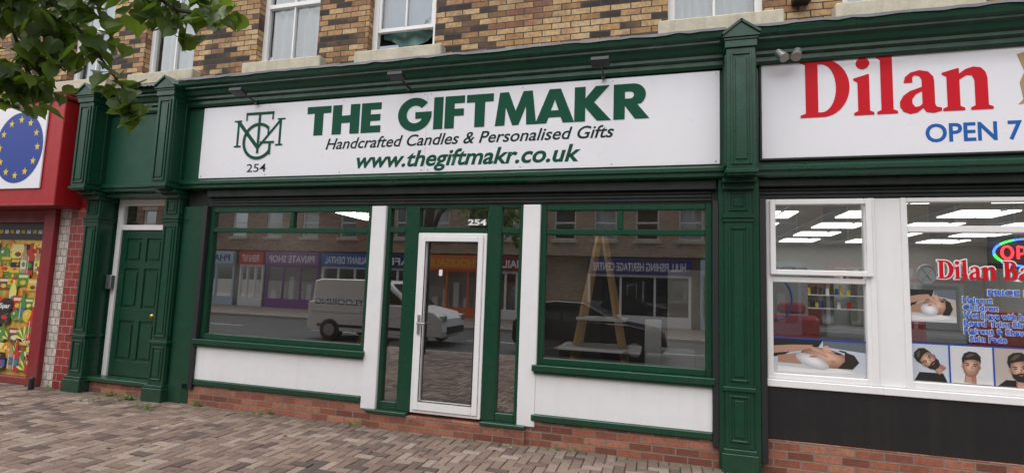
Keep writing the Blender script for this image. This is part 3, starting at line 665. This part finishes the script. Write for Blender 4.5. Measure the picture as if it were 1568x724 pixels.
sq=((Dl,2.43),(il,2.558),(ll,2.612),(al,2.668),(nl,2.765),(Bl,2.92),(al,3.035))
lt=dil(sq,.165,1.865)
bo=curve('name_outline',lt,UPVC,vt,.0004,(0,yp,0)); bo.data.offset=.010
curve('name_letters',lt,SIGNR,vt,.0008,(0,yp-.003,0))
bm=bmesh.new()
ap=arc(2.345,1.90,.075,.085,0,360,24)
for a,b in zip(ap[:-1],ap[1:]): cyl(bm,(a[0],yp-.004,a[1]),(b[0],yp-.004,b[1]),.006,.006,5)
for dx in (-1,1):
    cyl(bm,(2.345-dx*.03,yp-.004,1.855),(2.345+dx*.03,yp-.004,1.955),.006,.003,5)
bmobj('scissors_badge',bm,GREYM,vt); flat('badge_back',ell(2.345,1.90,.072,.082,24),yp,plain('badge_grey',(.18,.2,.2),.5),vt)
for i,(s,a,b) in enumerate((('PRICE LIST',2.80,3.22),('Haircut',2.61,2.83),('Children',2.61,2.87),('Wet Shave with hot towel',2.61,3.25),('Beard Trim Shape',2.61,3.14),('Haircut & Shave',2.61,3.08),('Skin Fade',2.65,2.92))):
    text('price_back_%d'%i,s,a-.004,b+.004,1.723-i*.068,.054,yp,UPVC,vt,.06)
    text('price_line_%d'%i,s,a,b,1.725-i*.068,.050,yp-.002,LBLUE,vt,.028)
ne=empty('neon_open_sign')
boxes('backing',[(2.86,3.5,.24,.25,1.97,2.26)],BLACK,ne,0)
bm=bmesh.new()
pts=arc(3.17,2.115,.27,.125,0,360,40)
for i,(a,b) in enumerate(zip(pts[:-1],pts[1:])): cyl(bm,(a[0],.225,a[1]),(b[0],.225,b[1]),.010,.010,6,0 if i%8<5 else 1)
bmobj('tube_ring',bm,[NB,NG],ne)
bm=bmesh.new()
def tube(pts,r=.010):
    for a,b in zip(pts[:-1],pts[1:]): cyl(bm,(a[0],.225,a[1]+.03),(b[0],.225,b[1]+.03),r,r,6)
tube(arc(3.0,2.085,.04,.055,0,360,14)); tube([(3.08,2.03),(3.08,2.14),(3.13,2.13),(3.13,2.08),(3.08,2.07)]); tube([(3.23,2.14),(3.17,2.14),(3.17,2.03),(3.23,2.03)]); tube([(3.17,2.085),(3.22,2.085)]); tube([(3.27,2.03),(3.27,2.14),(3.33,2.03),(3.33,2.14)])
bmobj('tube_letters',bm,NR,ne)

# ---------------------------------------------------------------- side door between west pilasters
L=[]; frame(L,-7.64,-6.60,.19,2.72,.24,.32,.085,.0001)
L+=[(-7.555,-6.685,.245,.31,2.275,2.35)]
boxes('flat_door_frame',[b for b in L if b[5]-b[4]>.001],UPVC,bld,.006)
pane('flat_fanlight',-7.56,-6.68,2.34,2.65,.28,GLASS,bld)
boxes('flat_hall',[(-7.6,-6.6,.6,.65,2.2,2.8)],BEIGE,bld,0)
dx0,dx1=-7.555,-6.685
L=[(dx0,dx1,.285,.32,.21,2.273)]
L+=[(dx0,dx0+.11,.265,.29,.21,2.273),(dx1-.11,dx1,.265,.29,.21,2.273),((dx0+dx1)/2-.05,(dx0+dx1)/2+.05,.266,.29,.45,2.17)]
for a,b in ((.21,.43),(.98,1.16),(1.72,1.82),(2.15,2.273)): L.append((dx0+.11,dx1-.11,.267,.29,a,b))
xm=(dx0+dx1)/2
for a,b in ((.43,.98),(1.16,1.72),(1.82,2.15)):
    for u,v in ((dx0+.11,xm-.05),(xm+.05,dx1-.11)): L.append((u+.035,v-.035,.27,.287,a+.04,b-.04))
boxes('flat_door_leaf',L,GREEN,bld,.008)
bm=bmesh.new(); r=bmesh.ops.create_uvsphere(bm,u_segments=14,v_segments=10,radius=.035); bmesh.ops.translate(bm,vec=(-6.80,.235,1.07),verts=r['verts']); cyl(bm,(-6.80,.235,1.07),(-6.80,.27,1.07),.014,.014,10); bmobj('door_knob',bm,plain('brass',(.6,.40,.12),.25,1),bld,True)
boxes('flat_threshold',[(-7.68,-6.5,.06,.34,.15,.205)],GREEN,bld,.008)
boxes('flat_step_brick',[(-7.68,-6.5,.10,.4,-.02,.148)],RBRICK,bld,.004)
boxes('flat_door_soffit',[(-7.68,-6.5,.05,.34,2.72,2.78)],GREEN,bld,.004)
ic=empty('intercom_panel'); boxes('case',[(-7.66,-7.56,.175,.235,1.42,1.62)],GREYM,ic,.008)
bm=bmesh.new(); [cyl(bm,(-7.61,.17,1.46+i*.03),(-7.61,.176,1.46+i*.03),.007,.007,8) for i in range(3)]; bmobj('buttons',bm,DGREY,ic)

# ---------------------------------------------------------------- left shop (red)
rs=empty('red_grocery_shopfront')
boxes('fascia_box',[(-14,-8.13,-.30,.18,2.57,4.08)],RED,rs,.01)
boxes('fascia_cap',[(-14,-8.10,-.33,.18,4.08,4.13),(-14,-8.11,-.31,.18,2.55,2.58)],DRED,rs,.006)
boxes('party_pier',[(-8.14,-7.95,.06,.3,2.5,4.3)],DRED,rs,0)
es=empty('european_food_sign')
boxes('panel',[(-13.9,-8.42,-.325,-.305,2.80,4.0)],SIGNW,es,.004)
flat('blue_disc',ell(-8.93,3.40,.49,.52,48),-.3275,plain('eu_blue',(.01,.045,.30),.4),es)
for i in range(12):
    a=2*math.pi*i/12; cx,cz=-8.93+.385*math.sin(a),3.40+.41*math.cos(a)
    pts=[]
    for j in range(10):
        rr=.060 if j%2==0 else .025; t=math.pi/2+j*math.pi/5; pts.append((cx+rr*math.cos(t),cz+rr*math.sin(t)))
    meshobj('star_%d'%i,[(cx,-.3295,cz)]+[(x,-.3295,z) for x,z in pts],[(0,j+1,(j+1)%10+1) for j in range(10)],YEL,es)
boxes('red_post',[(-8.72,-8.50,-.02,.2,0,2.55),(-14,-8.72,.06,.2,2.36,2.55),(-14,-8.72,.03,.2,0,.10)],DRED,rs,.008)
boxes('white_tiles',[(-8.50,-8.27,.05,.3,0,2.57)],WTILE,rs,0)
boxes('red_tiles',[(-8.27,-7.94,.04,.3,0,2.57)],RTILE,rs,0)
gp=empty('grocery_window_poster')
def postermat():
    m,nt,b=newmat('grocery_print')
    c=ramp(nt,noise(nt,4,5,.6),[(.25,(.30,.06,.02)),(.42,(.55,.25,.03)),(.55,(.70,.48,.08)),(.65,(.10,.20,.04)),(.8,(.03,.03,.02))])
    c=mixc(nt,math_(nt,'MULTIPLY',noise(nt,25,4,.7),.5),c,(.20,.08,.02))
    nt.links.new(c,b.inputs['Base Color']); b.inputs['Roughness'].default_value=.25; return m
boxes('print_sheet',[(-14,-8.72,.12,.14,.10,2.10)],postermat(),gp,0)
boxes('shelf_strip',[(-14,-8.72,.115,.14,2.10,2.36)],DGREY,gp,0)
random.seed(12)
pc=[plain('print_c%d'%i,c,.3) for i,c in enumerate(((.72,.46,.04),(.50,.03,.02),(.08,.24,.04),(.70,.62,.45),(.68,.24,.02),(.16,.06,.03),(.05,.10,.35),(.02,.02,.02),(.40,.28,.14),(.74,.66,.15)))]
yy=[.1185]
def pf(pts,m):
    yy[0]-=.00006; flat('item',pts,yy[0],m,gp)
def bottle(x,z,s,c,lab):
    pf([(x-s*.28,z),(x+s*.28,z),(x+s*.30,z+s*1.1),(x+s*.12,z+s*1.45),(x+s*.11,z+s*1.8),(x-s*.11,z+s*1.8),(x-s*.12,z+s*1.45),(x-s*.30,z+s*1.1)],c)
    pf([(x-s*.28,z+s*.3),(x+s*.28,z+s*.3),(x+s*.28,z+s*.85),(x-s*.28,z+s*.85)],lab); pf([(x-s*.14,z+s*1.7),(x+s*.14,z+s*1.7),(x+s*.14,z+s*1.9),(x-s*.14,z+s*1.9)],pc[1]); pf([(x-s*.2,z+s*.1),(x-s*.14,z+s*.1),(x-s*.14,z+s*1.1),(x-s*.2,z+s*1.1)],pc[3])
    pf(ell(x,z+s*.58,s*.16,s*.16,14),pc[2])
def jar(x,z,s,c,lab):
    pf([(x-s*.45,z),(x+s*.45,z),(x+s*.5,z+s*.15),(x+s*.5,z+s*.85),(x+s*.4,z+s),(x-s*.4,z+s),(x-s*.5,z+s*.85),(x-s*.5,z+s*.15)],c)
    for i in range(7): pf(ell(x+random.uniform(-.3,.3)*s,z+random.uniform(.1,.9)*s,s*.12,s*.09,10,random.uniform(0,90)),random.choice((pc[0],pc[9],pc[4],pc[2])))
    pf([(x-s*.5,z+s*.25),(x+s*.5,z+s*.25),(x+s*.5,z+s*.6),(x-s*.5,z+s*.6)],lab); pf([(x-s*.42,z+s),(x+s*.42,z+s),(x+s*.42,z+s*1.18),(x-s*.42,z+s*1.18)],pc[0])
    pf(ell(x,z+s*.43,s*.25,s*.13,14),pc[1])
def fruit(x,z,s,c):
    pf(ell(x,z,s*.55,s*.5,20),c); pf(ell(x+s*.15,z-s*.14,s*.3,s*.22,16,30),pc[8]); pf(ell(x,z+s*.04,s*.38,s*.34,16),c); pf(ell(x-s*.18,z+s*.16,s*.14,s*.1,12,30),pc[3]); pf([(x,z+s*.4),(x+s*.3,z+s*.75),(x+s*.05,z+s*.7)],pc[2])
def pack(x,z,s,c):
    pf([(x-s*.6,z),(x+s*.55,z+s*.05),(x+s*.6,z+s*.9),(x-s*.55,z+s*.95)],c); pf([(x-s*.45,z+s*.6),(x+s*.45,z+s*.62),(x+s*.45,z+s*.8),(x-s*.45,z+s*.8)],pc[3]); pf(ell(x,z+s*.28,s*.3,s*.16,14),random.choice(pc))
def leafy(x,z,s):
    for i in range(9):
        t=rad(20+i*18); pf([(x,z),(x+s*.7*math.cos(t-.15),z+s*.7*math.sin(t-.15)),(x+s*math.cos(t),z+s*math.sin(t)),(x+s*.7*math.cos(t+.15),z+s*.7*math.sin(t+.15))],pc[2] if i%2 else pc[9])
for row,z in enumerate((1.80,1.58,1.34,1.08,.84,.60,.36,.13)):
    x=-10.9
    while x<-8.82:
        s=random.uniform(.22,.34); kind=random.random()
        zz=z+random.uniform(-.03,.06); c=random.choice((pc[0],pc[1],pc[4],pc[5],pc[8],pc[2],pc[9],pc[7])); lab=random.choice((pc[3],pc[0],pc[1],pc[9],pc[6],pc[7]))
        if kind<.25: bottle(x+.06,zz,min(s*.8,(2.09-zz)/1.9),c,lab); x+=s*.45
        elif kind<.5: jar(x+.06,zz,min(s*.8,(2.09-zz)/1.2),c,lab); x+=s*.7
        elif kind<.75: fruit(x+.06,zz+.08,s*.7,random.choice((pc[0],pc[1],pc[4],pc[2]))); x+=s*.55
        elif kind<.85: leafy(x+.06,zz,min(s*.7,2.09-zz)); x+=s*.4
        else: pack(x+.06,zz,min(s*.7,2.09-zz),c); x+=s*.7
for i,(x,z) in enumerate(((-8.95,.60),(-9.5,1.1))):
    flat('badge_%d'%i,ell(x,z,.17,.11,20,20),.090,pc[7],gp); text('badge_text_%d'%i,'Spar',x-.11,x+.11,z-.03,.07,.088,UPVC,gp,.02)
flat('price_star',[(-8.95+ .12*(1 if j%2 else .7)*math.cos(j*math.pi/8),.28+.12*(1 if j%2 else .7)*math.sin(j*math.pi/8)) for j in range(16)],.089,pc[1],gp)
for i in range(16): text('shelf_label_%d'%i,random.choice(('SALE','MILK','CAFE','BEER','TEA')),-10.7+i*.12,-10.62+i*.12,2.2,.05,.112,YEL if i%2 else UPVC,gp,.02)
bm=bmesh.new(); cyl(bm,(-8.42,-.12,0),(-8.42,-.12,.15),.035,.035,14); cyl(bm,(-8.42,-.12,.15),(-8.42,-.12,.165),.035,.026,14)
bmobj('drinks_can',bm,DGREY)

# ---------------------------------------------------------------- tree
def leafmat():
    m,nt,b=newmat('tree_leaf')
    at=nt.nodes.new('ShaderNodeAttribute'); at.attribute_name='tone'
    c=ramp(nt,at.outputs['Fac'],[(0,(.022,.05,.014)),(.5,(.055,.11,.022)),(1,(.13,.20,.035))])
    nt.links.new(c,b.inputs['Base Color']); b.inputs['Roughness'].default_value=.42
    tl=nt.nodes.new('ShaderNodeBsdfTranslucent'); nt.links.new(mixc(nt,.6,c,(.32,.50,.04)),tl.inputs[0])
    mx=nt.nodes.new('ShaderNodeMixShader'); mx.inputs[0].default_value=.42
    out=nt.nodes['Material Output']; nt.links.new(b.outputs[0],mx.inputs[1]); nt.links.new(tl.outputs[0],mx.inputs[2]); nt.links.new(mx.outputs[0],out.inputs[0]); return m
LEAF=leafmat(); BARK=paint('tree_bark',(.09,.075,.06),.9,.4,.3,.8,scale=12)
tree=empty('broadleaf_tree')
random.seed(21)
bm=bmesh.new()
def limb(pts,r0,r1,seg=8):
    n=len(pts)-1
    for i in range(n):
        a=r0+(r1-r0)*i/n; b=r0+(r1-r0)*(i+1)/n; cyl(bm,pts[i],pts[i+1],a,b,seg)
limb([(-5.6,-6.0,-.05),(-5.55,-6.0,1.2),(-5.5,-5.95,2.5),(-5.4,-5.9,4.0),(-5.3,-5.8,6.2),(-5.2,-5.7,8)],.20,.04,14)
limb([(-5.5,-5.95,2.6),(-4.9,-5.3,3.3),(-4.2,-4.7,3.55),(-3.6,-4.15,3.35),(-3.15,-3.85,3.05)],.07,.014)
limb([(-4.2,-4.7,3.55),(-3.4,-4.1,3.6),(-2.7,-3.7,3.2),(-2.3,-3.58,2.95),(-2.12,-3.52,2.93)],.03,.005)
limb([(-3.15,-3.85,3.05),(-3.0,-3.74,2.8),(-2.86,-3.69,2.64)],.012,.004,6)
limb([(-3.4,-4.1,3.55),(-2.9,-3.75,3.0),(-2.68,-3.64,2.7),(-2.53,-3.58,2.5)],.012,.004,6)
limb([(-3.15,-3.85,3.05),(-3.08,-3.76,2.75),(-2.98,-3.71,2.52)],.010,.004,6)
crown=[]
for i in range(13):
    t=random.uniform(0,6.28); e=Vector((-5.4+2.2*math.cos(t),-6.0+1.6*math.sin(t),random.uniform(4.6,7.5)))
    if e.y>-5 and e.x>-4.4: continue
    limb([(-5.45,-5.9,random.uniform(2.9,5.5)),tuple((Vector((-5.4,-5.9,4.4))+e)/2+Vector((0,0,.3))),tuple(e)],.05,.01,6); crown.append((e,random.uniform(.6,.95),130))
bmobj('trunk_and_limbs',bm,BARK,tree,True)
V=[];F=[];TT=[]
def leaf(c,s,nrm,up,tone):
    n=nrm.normalized(); u=(up-up.dot(n)*n).normalized(); r=u.cross(n)
    shp=[(0,-.60),(.12,-.38),(.34,-.20),(.46,.06),(.40,.30),(.22,.44),(.04,.34),(-.16,.45),(-.38,.32),(-.46,.08),(-.36,-.16),(-.13,-.36)]
    b0=len(V); cen=c+ n*(-.06*s); droop=random.uniform(-.1,.35); fold=random.uniform(.05,.35)
    V.append(tuple(cen))
    for (a,b) in shp:
        a*=random.uniform(.92,1.08); V.append(tuple(c+r*(a*s)+u*(b*s)+n*(abs(a)*s*fold-droop*s*b*b*2*(b<0))))
    for i in range(12): F.append((b0,b0+1+i,b0+1+(i+1)%12))
    TT.extend([tone]*13)
near=[(-3.11,-3.79,2.98,.18,44),(-2.92,-3.73,2.94,.16,30),(-3.02,-3.74,2.70,.16,30),(-3.13,-3.76,2.58,.12,22),(-3.05,-3.74,2.52,.10,14),(-2.86,-3.69,2.68,.13,20),(-2.73,-3.68,2.97,.16,30),(-2.70,-3.65,2.74,.11,15),(-2.61,-3.61,2.58,.09,12),(-2.55,-3.58,2.47,.07,10),(-2.53,-3.58,2.40,.03,4),(-2.95,-3.70,2.50,.09,12),(-2.48,-3.61,3.0,.14,24),(-2.33,-3.57,2.94,.12,18),(-2.20,-3.53,2.98,.11,15),(-2.08,-3.50,2.93,.07,9),(-2.27,-3.54,2.82,.07,8),(-2.9,-3.72,2.82,.12,18),(-3.2,-3.8,2.85,.15,26),(-3.22,-3.8,2.5,.08,10),
 (-3.2,-3.9,3.2,.25,60),(-2.8,-3.8,3.2,.22,46),(-2.4,-3.7,3.2,.18,34),(-3.6,-4.2,3.3,.35,80),(-3.3,-3.9,2.8,.15,30),(-3.35,-3.95,2.62,.12,16),(-4.1,-4.6,3.6,.4,90)]
for (x,y,z,r,n) in near:
    for i in range(n):
        d=Vector((random.gauss(0,1),random.gauss(0,1),random.gauss(0,1))).normalized()*r*random.uniform(.2,1.15)
        nrm=Vector((random.gauss(.2,.45),random.gauss(-.45,.5),random.gauss(.45,.4)))
        up=Vector((random.gauss(0,.35),random.gauss(0,.35),1))
        leaf(Vector((x,y,z))+d,random.uniform(.065,.125),nrm,up,min(1,max(0,random.gauss(.42,.32))))
for (e,r,n) in crown+[(Vector((-5.3,-5.9,7.6)),1.1,220),(Vector((-5.6,-6.1,6)),1.2,260)]:
    for i in range(n):
        d=Vector((random.gauss(0,1),random.gauss(0,1),random.gauss(0,.8))).normalized()*r*random.uniform(.4,1.05)
        leaf(e+d,random.uniform(.09,.14),Vector((random.gauss(0,.6),random.gauss(0,.6),random.gauss(.6,.4))),Vector((random.gauss(0,.35),random.gauss(0,.35),1)),random.random())
lv=meshobj('leaves',V,F,LEAF,tree,False)
a_=lv.data.attributes.new('tone','FLOAT','POINT'); a_.data.foreach_set('value',TT)
V=[];F=[];TT=[]
for (x,y,n) in ((-6.75,-.05,22),(-5.6,.0,8),(-7.15,.02,12),(-3.4,-.02,8),(-4.6,0,6),(-8.2,-.05,6),(-.9,0,5),(-6.1,-.35,8),(-7.0,-.35,8)):
    for i in range(n):
        leaf(Vector((x+random.gauss(0,.07),y+random.gauss(0,.03),random.uniform(.01,.05))),random.uniform(.03,.06),Vector((random.gauss(0,.4),random.gauss(-.4,.4),.7)),Vector((0,0,1)),random.uniform(.4,1))
w=meshobj('weeds',V,F,LEAF); a_=w.data.attributes.new('tone','FLOAT','POINT'); a_.data.foreach_set('value',TT)
V=[];F=[];TT=[]
for i in range(70):
    leaf(Vector((random.uniform(-8.5,1),-abs(random.gauss(0,1.3))-.05,.006)),random.uniform(.025,.055),Vector((random.gauss(0,.2),random.gauss(0,.2),1)),Vector((random.random()-.5,random.random()-.5,.1)),random.random())
w=meshobj('fallen_leaves',V,F,plain('dry_leaf',(.26,.19,.07),.8))

# ---------------------------------------------------------------- opposite side of the street
def opposite(name,x0,x1,zt,mat,wx,shops):
    p=empty(name); Y=-20.
    ww=1.1; holes=[(x-ww/2,x+ww/2,4.1,5.8) for x in wx]+[(x-ww/2,x+ww/2,7.0,8.3) for x in wx if zt>8.9]
    wall('front_wall',x0,x1,3.3,zt,Y,holes,.2,mat,p,1)
    boxes('side_walls',[(x0,x0+.2,Y-8,Y-.21,0,zt),(x1-.2,x1,Y-8,Y-.21,0,zt),(x0,x1,Y-8.2,Y-8,0,zt),(x0,x1,Y-.6,Y-.56,0,3.3)],mat,p,0)
    boxes('parapet',[(x0-.05,x1+.05,Y-.25,Y+.15,zt,zt+.25)],STONE,p,.01)
    meshobj('roof',[(x0,Y-.2,zt+.1),(x1,Y-.2,zt+.1),(x1,Y-4,zt+2.4),(x0,Y-4,zt+2.4),(x1,Y-8,zt+.1),(x0,Y-8,zt+.1)],[(0,1,2,3),(3,2,4,5)],LEAD,p)
    FL=[];BA=[];BD=[];SL=[]
    for i,h_ in enumerate(holes):
        frame(FL,h_[0],h_[1],h_[2],h_[3],Y-.16,Y-.1,.08); FL.append((h_[0],h_[1],Y-.15,Y-.1,(h_[2]+h_[3])/2-.04,(h_[2]+h_[3])/2+.04))
        pane('glass_%d'%i,h_[0],h_[1],h_[2],h_[3],Y-.14,UGLASS,p)
        (BA if i%2 else BD).append((h_[0],h_[1],Y-.4,Y-.38,h_[2],h_[3]))
        SL+=[(h_[0]-.1,h_[1]+.1,Y-.1,Y+.1,h_[2]-.15,h_[2]),(h_[0]-.1,h_[1]+.1,Y-.1,Y+.03,h_[3],h_[3]+.2)]
    boxes('window_frames',FL,UPVC,p,0); boxes('blinds_light',BA,CURT,p,0); boxes('blinds_dark',BD,DARKR,p,0); boxes('sills',SL,STONE,p,0)
    for j,(a,b,fm,tm,s) in enumerate(shops):
        boxes('shop_fascia_%d'%j,[(a,b,Y-.1,Y+.15,2.45,3.2)],fm,p,.01)
        if s: text('shop_text_%d'%j,s,a+.25,b-.25,2.62,.38,Y+.155,tm,p,.02,0,True)
        L=[]; frame(L,a,b,0,2.45,Y-.1,Y+.02,.12,.5); L+=[(a+(b-a)*q-.05,a+(b-a)*q+.05,Y-.1,Y+.02,.5,2.33) for q in (.33,.66)]
        boxes('shop_frame_%d'%j,L,fm if j%2 else UPVC,p,0)
        pane('shop_glass_%d'%j,a+.1,b-.1,.5,2.35,Y-.05,UGLASS,p)
        boxes('shop_back_%d'%j,[(a,b,Y-.5,Y-.48,0,2.45)],BEIGE if j%2 else DARKR,p,0)
        if j%2: boxes('display_%d'%j,[(a+.3+q*.6,a+.6+q*.6,Y-.4,Y-.2,.5,1.0+.4*(q%3)) for q in range(int((b-a)/.7))],UPVC,p,0)
PUR=plain('purple_fascia',(.22,.04,.28),.5); ORG=plain('orange_fascia',(.80,.16,.02),.5); LBL=plain('pale_blue_fascia',(.45,.60,.72),.5); NAV2=plain('heritage_navy',(.03,.04,.20),.5)
opposite('brick_shop_building',-34,-15,8.2,OBRICK,[-32,-29.5,-27,-24.5,-22,-19.5,-17],[(-33,-29,NAVY,UPVC,'BARGAINS'),(-28.5,-24.6,LBL,NAVY,'PHARMACY'),(-24.2,-22.5,SIGNR,UPVC,'FRESH & FAST'),(-22.3,-18.7,PUR,UPVC,'PRIVATE SHOP'),(-18.5,-15.3,BLUE,UPVC,'ALBANY DENTAL')])
opposite('brick_shop_building',-14.9,-6.2,9.4,OBUFF,[-13.5,-11.4,-9.3,-7.3],[(-14.5,-12.2,NAVY,UPVC,'CAFE'),(-12.0,-8.4,ORG,YEL,'WHOLESALE'),(-8.2,-6.4,DRED,UPVC,'NAILS')])
opposite('brick_shop_building',-6.1,16,9.2,OBUFF,[-4.6,-2.6,-.6,1.4,3.4,5.4,7.4,9.4,11.4,13.4],[(-3.4,1.4,NAV2,UPVC,'HULL FISHING HERITAGE CENTRE'),(1.8,6,LBL,BLACK,'DENTIST'),(7,12,SIGNR,UPVC,'CARPETS')])

def vehicle(name,x0,yc,Wd,prof_low,prof_green,glassx,paintm,wheels,zoff=-.13,wr=.32):
    p=empty(name)
    def loft(nm,secs,mat):
        V=[];F=[];n=len(secs[0][1])
        order=[(-s[0],s[1]) for s in secs][::-1]+[(s[0],s[1]) for s in secs]
        for hw,pts in order:
            for x,z in pts: V.append((x0+x,yc+hw,z+zoff))
        m=len(order)
        for i in range(m-1):
            for j in range(n): F.append((i*n+j,i*n+(j+1)%n,(i+1)*n+(j+1)%n,(i+1)*n+j))
        F.append(tuple(range(n))); F.append(tuple((m-1)*n+j for j in range(n))[::-1])
        o=meshobj(nm,V,F,mat,p,False)
        b_=bmesh.new(); b_.from_mesh(o.data); bmesh.ops.recalc_face_normals(b_,faces=b_.faces); b_.to_mesh(o.data); b_.free()
    def shrink(pts,k):
        cx=sum(a for a,_ in pts)/len(pts); cz=sum(b for _,b in pts)/len(pts); return [(cx+(a-cx)*k,cz+(b-cz)*k) for a,b in pts]
    hw=Wd/2
    loft('body',[(hw-.10,prof_low),(hw-.02,shrink(prof_low,.985)),(hw,shrink(prof_low,.95))],paintm)
    loft('cabin',[(hw-.22,prof_green),(hw-.14,shrink(prof_green,.97)),(hw-.10,shrink(prof_green,.9))],paintm)
    for sgn in (-1,1):
        for i,g in enumerate(glassx):
            y=yc+sgn*(hw-.085); meshobj('side_glass_%d'%i,[(x0+a,y,z+zoff) for a,z in g],[tuple(range(len(g)))],BLACKG,p)
    bm=bmesh.new()
    for wx in wheels:
        for sgn in (-1,1):
            y=yc+sgn*(hw-.10)
            cyl(bm,(x0+wx,y-.11,wr+zoff),(x0+wx,y+.13*sgn,wr+zoff),wr,wr,24,0)
            cyl(bm,(x0+wx,y+.10*sgn,wr+zoff),(x0+wx,y+.145*sgn,wr+zoff),wr*.62,wr*.58,16,1)
    bmobj('wheels',bm,[TYRE,GREYM],p)
    return p
BLACKG=plain('car_glass',(.01,.012,.014),.05); TYRE=plain('tyre_rubber',(.02,.02,.02),.8)
SILV=plain('white_car_paint',(.72,.73,.74),.25); DCAR=plain('dark_car_paint',(.012,.014,.02),.15)
v=vehicle('parked_van',-10.4,-9.0,1.8,[(0,.35),(0,1.05),(.02,1.15),(3.5,1.12),(4.25,.98),(4.5,.80),(4.55,.45),(4.5,.28),(.1,.28)],[(.04,1.1),(.10,1.78),(.35,1.84),(2.3,1.85),(2.75,1.74),(3.6,1.08)],
 [[(2.15,1.15),(2.15,1.68),(2.62,1.66),(3.3,1.15)]],SILV,[.85,3.7])
meshobj('windscreen',[(-7.62,-9.68,1.62),(-7.62,-8.32,1.62),(-6.86,-8.25,1.02),(-6.86,-9.75,1.02)],[(0,1,2,3)],BLACKG,v)
boxes('bumper_and_trim',[(-5.88,-5.80,-9.6,-8.4,.25,.45),(-10.0,-6.4,-8.105,-8.09,.28,.36),(-10.2,-8.3,-8.106,-8.095,.70,.71)],BLACK,v,.004)
boxes('headlamps',[(-6.02,-5.86,-8.42,-8.15,.60,.78),(-6.02,-5.86,-9.85,-9.58,.60,.78)],GREYM,v,.03)
text('side_lettering','FLOORING',-10.1,-8.5,.95,.16,-8.088,NAVY,v,.01,0,True)
v=vehicle('parked_car',-3.9,-9.0,1.75,[(0,.40),(.02,.85),(.15,.95),(3.1,.92),(3.8,.80),(4.05,.62),(4.1,.38),(4.0,.25),(.1,.25)],[(.15,.92),(.55,1.38),(1.2,1.46),(2.0,1.44),(3.0,.92)],
 [[(.62,.95),(.78,1.30),(1.35,1.36),(1.35,.95)],[(1.42,.95),(1.42,1.36),(1.95,1.34),(2.7,.95)]],DCAR,[.75,3.3],wr=.30)
boxes('lamps',[(-3.88,-3.80,-8.45,-8.2,.50,.65),(-3.88,-3.80,-9.8,-9.55,.50,.65)],GREYM,v,.02)
boxes('chrome_trim',[(-3.3,-1.3,-8.20,-8.185,.79,.805)],GREYM,v,0)

# ---------------------------------------------------------------- light
w=bpy.data.worlds.new('World'); S.world=w; w.use_nodes=True; nt=w.node_tree
bg=nt.nodes['Background']; sky=nt.nodes.new('ShaderNodeTexSky'); sky.sky_type='NISHITA'; sky.sun_disc=False
EL,AZ=66,205
sky.sun_elevation=rad(EL); sky.sun_rotation=rad(AZ); sky.air_density=1.0; sky.dust_density=4.0; sky.ozone_density=1
hs=nt.nodes.new('ShaderNodeHueSaturation'); hs.inputs['Saturation'].default_value=.35
nt.links.new(sky.outputs[0],hs.inputs['Color']); nt.links.new(hs.outputs[0],bg.inputs[0]); bg.inputs[1].default_value=.15
sd=bpy.data.lights.new('sun','SUN'); sd.energy=3.3; sd.angle=rad(110); sd.color=(1,.98,.96)
so=bpy.data.objects.new('sun',sd); COL.objects.link(so)
dv=Vector((math.sin(rad(AZ))*math.cos(rad(EL)),math.cos(rad(AZ))*math.cos(rad(EL)),math.sin(rad(EL))))
so.rotation_euler=dv.to_track_quat('Z','Y').to_euler()

# ---------------------------------------------------------------- camera
yaw,pitch,roll=[rad(a) for a in (-15.921,5.519,-2.027)]
f=Vector((math.sin(yaw)*math.cos(pitch),math.cos(yaw)*math.cos(pitch),math.sin(pitch)))
r=Vector((math.cos(yaw),-math.sin(yaw),0)); d=f.cross(r)
r2=math.cos(roll)*r+math.sin(roll)*d; d2=-math.sin(roll)*r+math.cos(roll)*d
M=Matrix(((r2.x,-d2.x,-f.x,0),(r2.y,-d2.y,-f.y,-5.489),(r2.z,-d2.z,-f.z,1.65),(0,0,0,1)))
cd=bpy.data.cameras.new('camera'); cd.lens=800/1568*36; cd.sensor_width=36; cd.clip_end=1500; cd.clip_start=.05
co=bpy.data.objects.new('camera',cd); COL.objects.link(co); co.matrix_world=M; S.camera=co
S.view_settings.view_transform='Standard'; S.view_settings.look='None'; S.view_settings.exposure=0
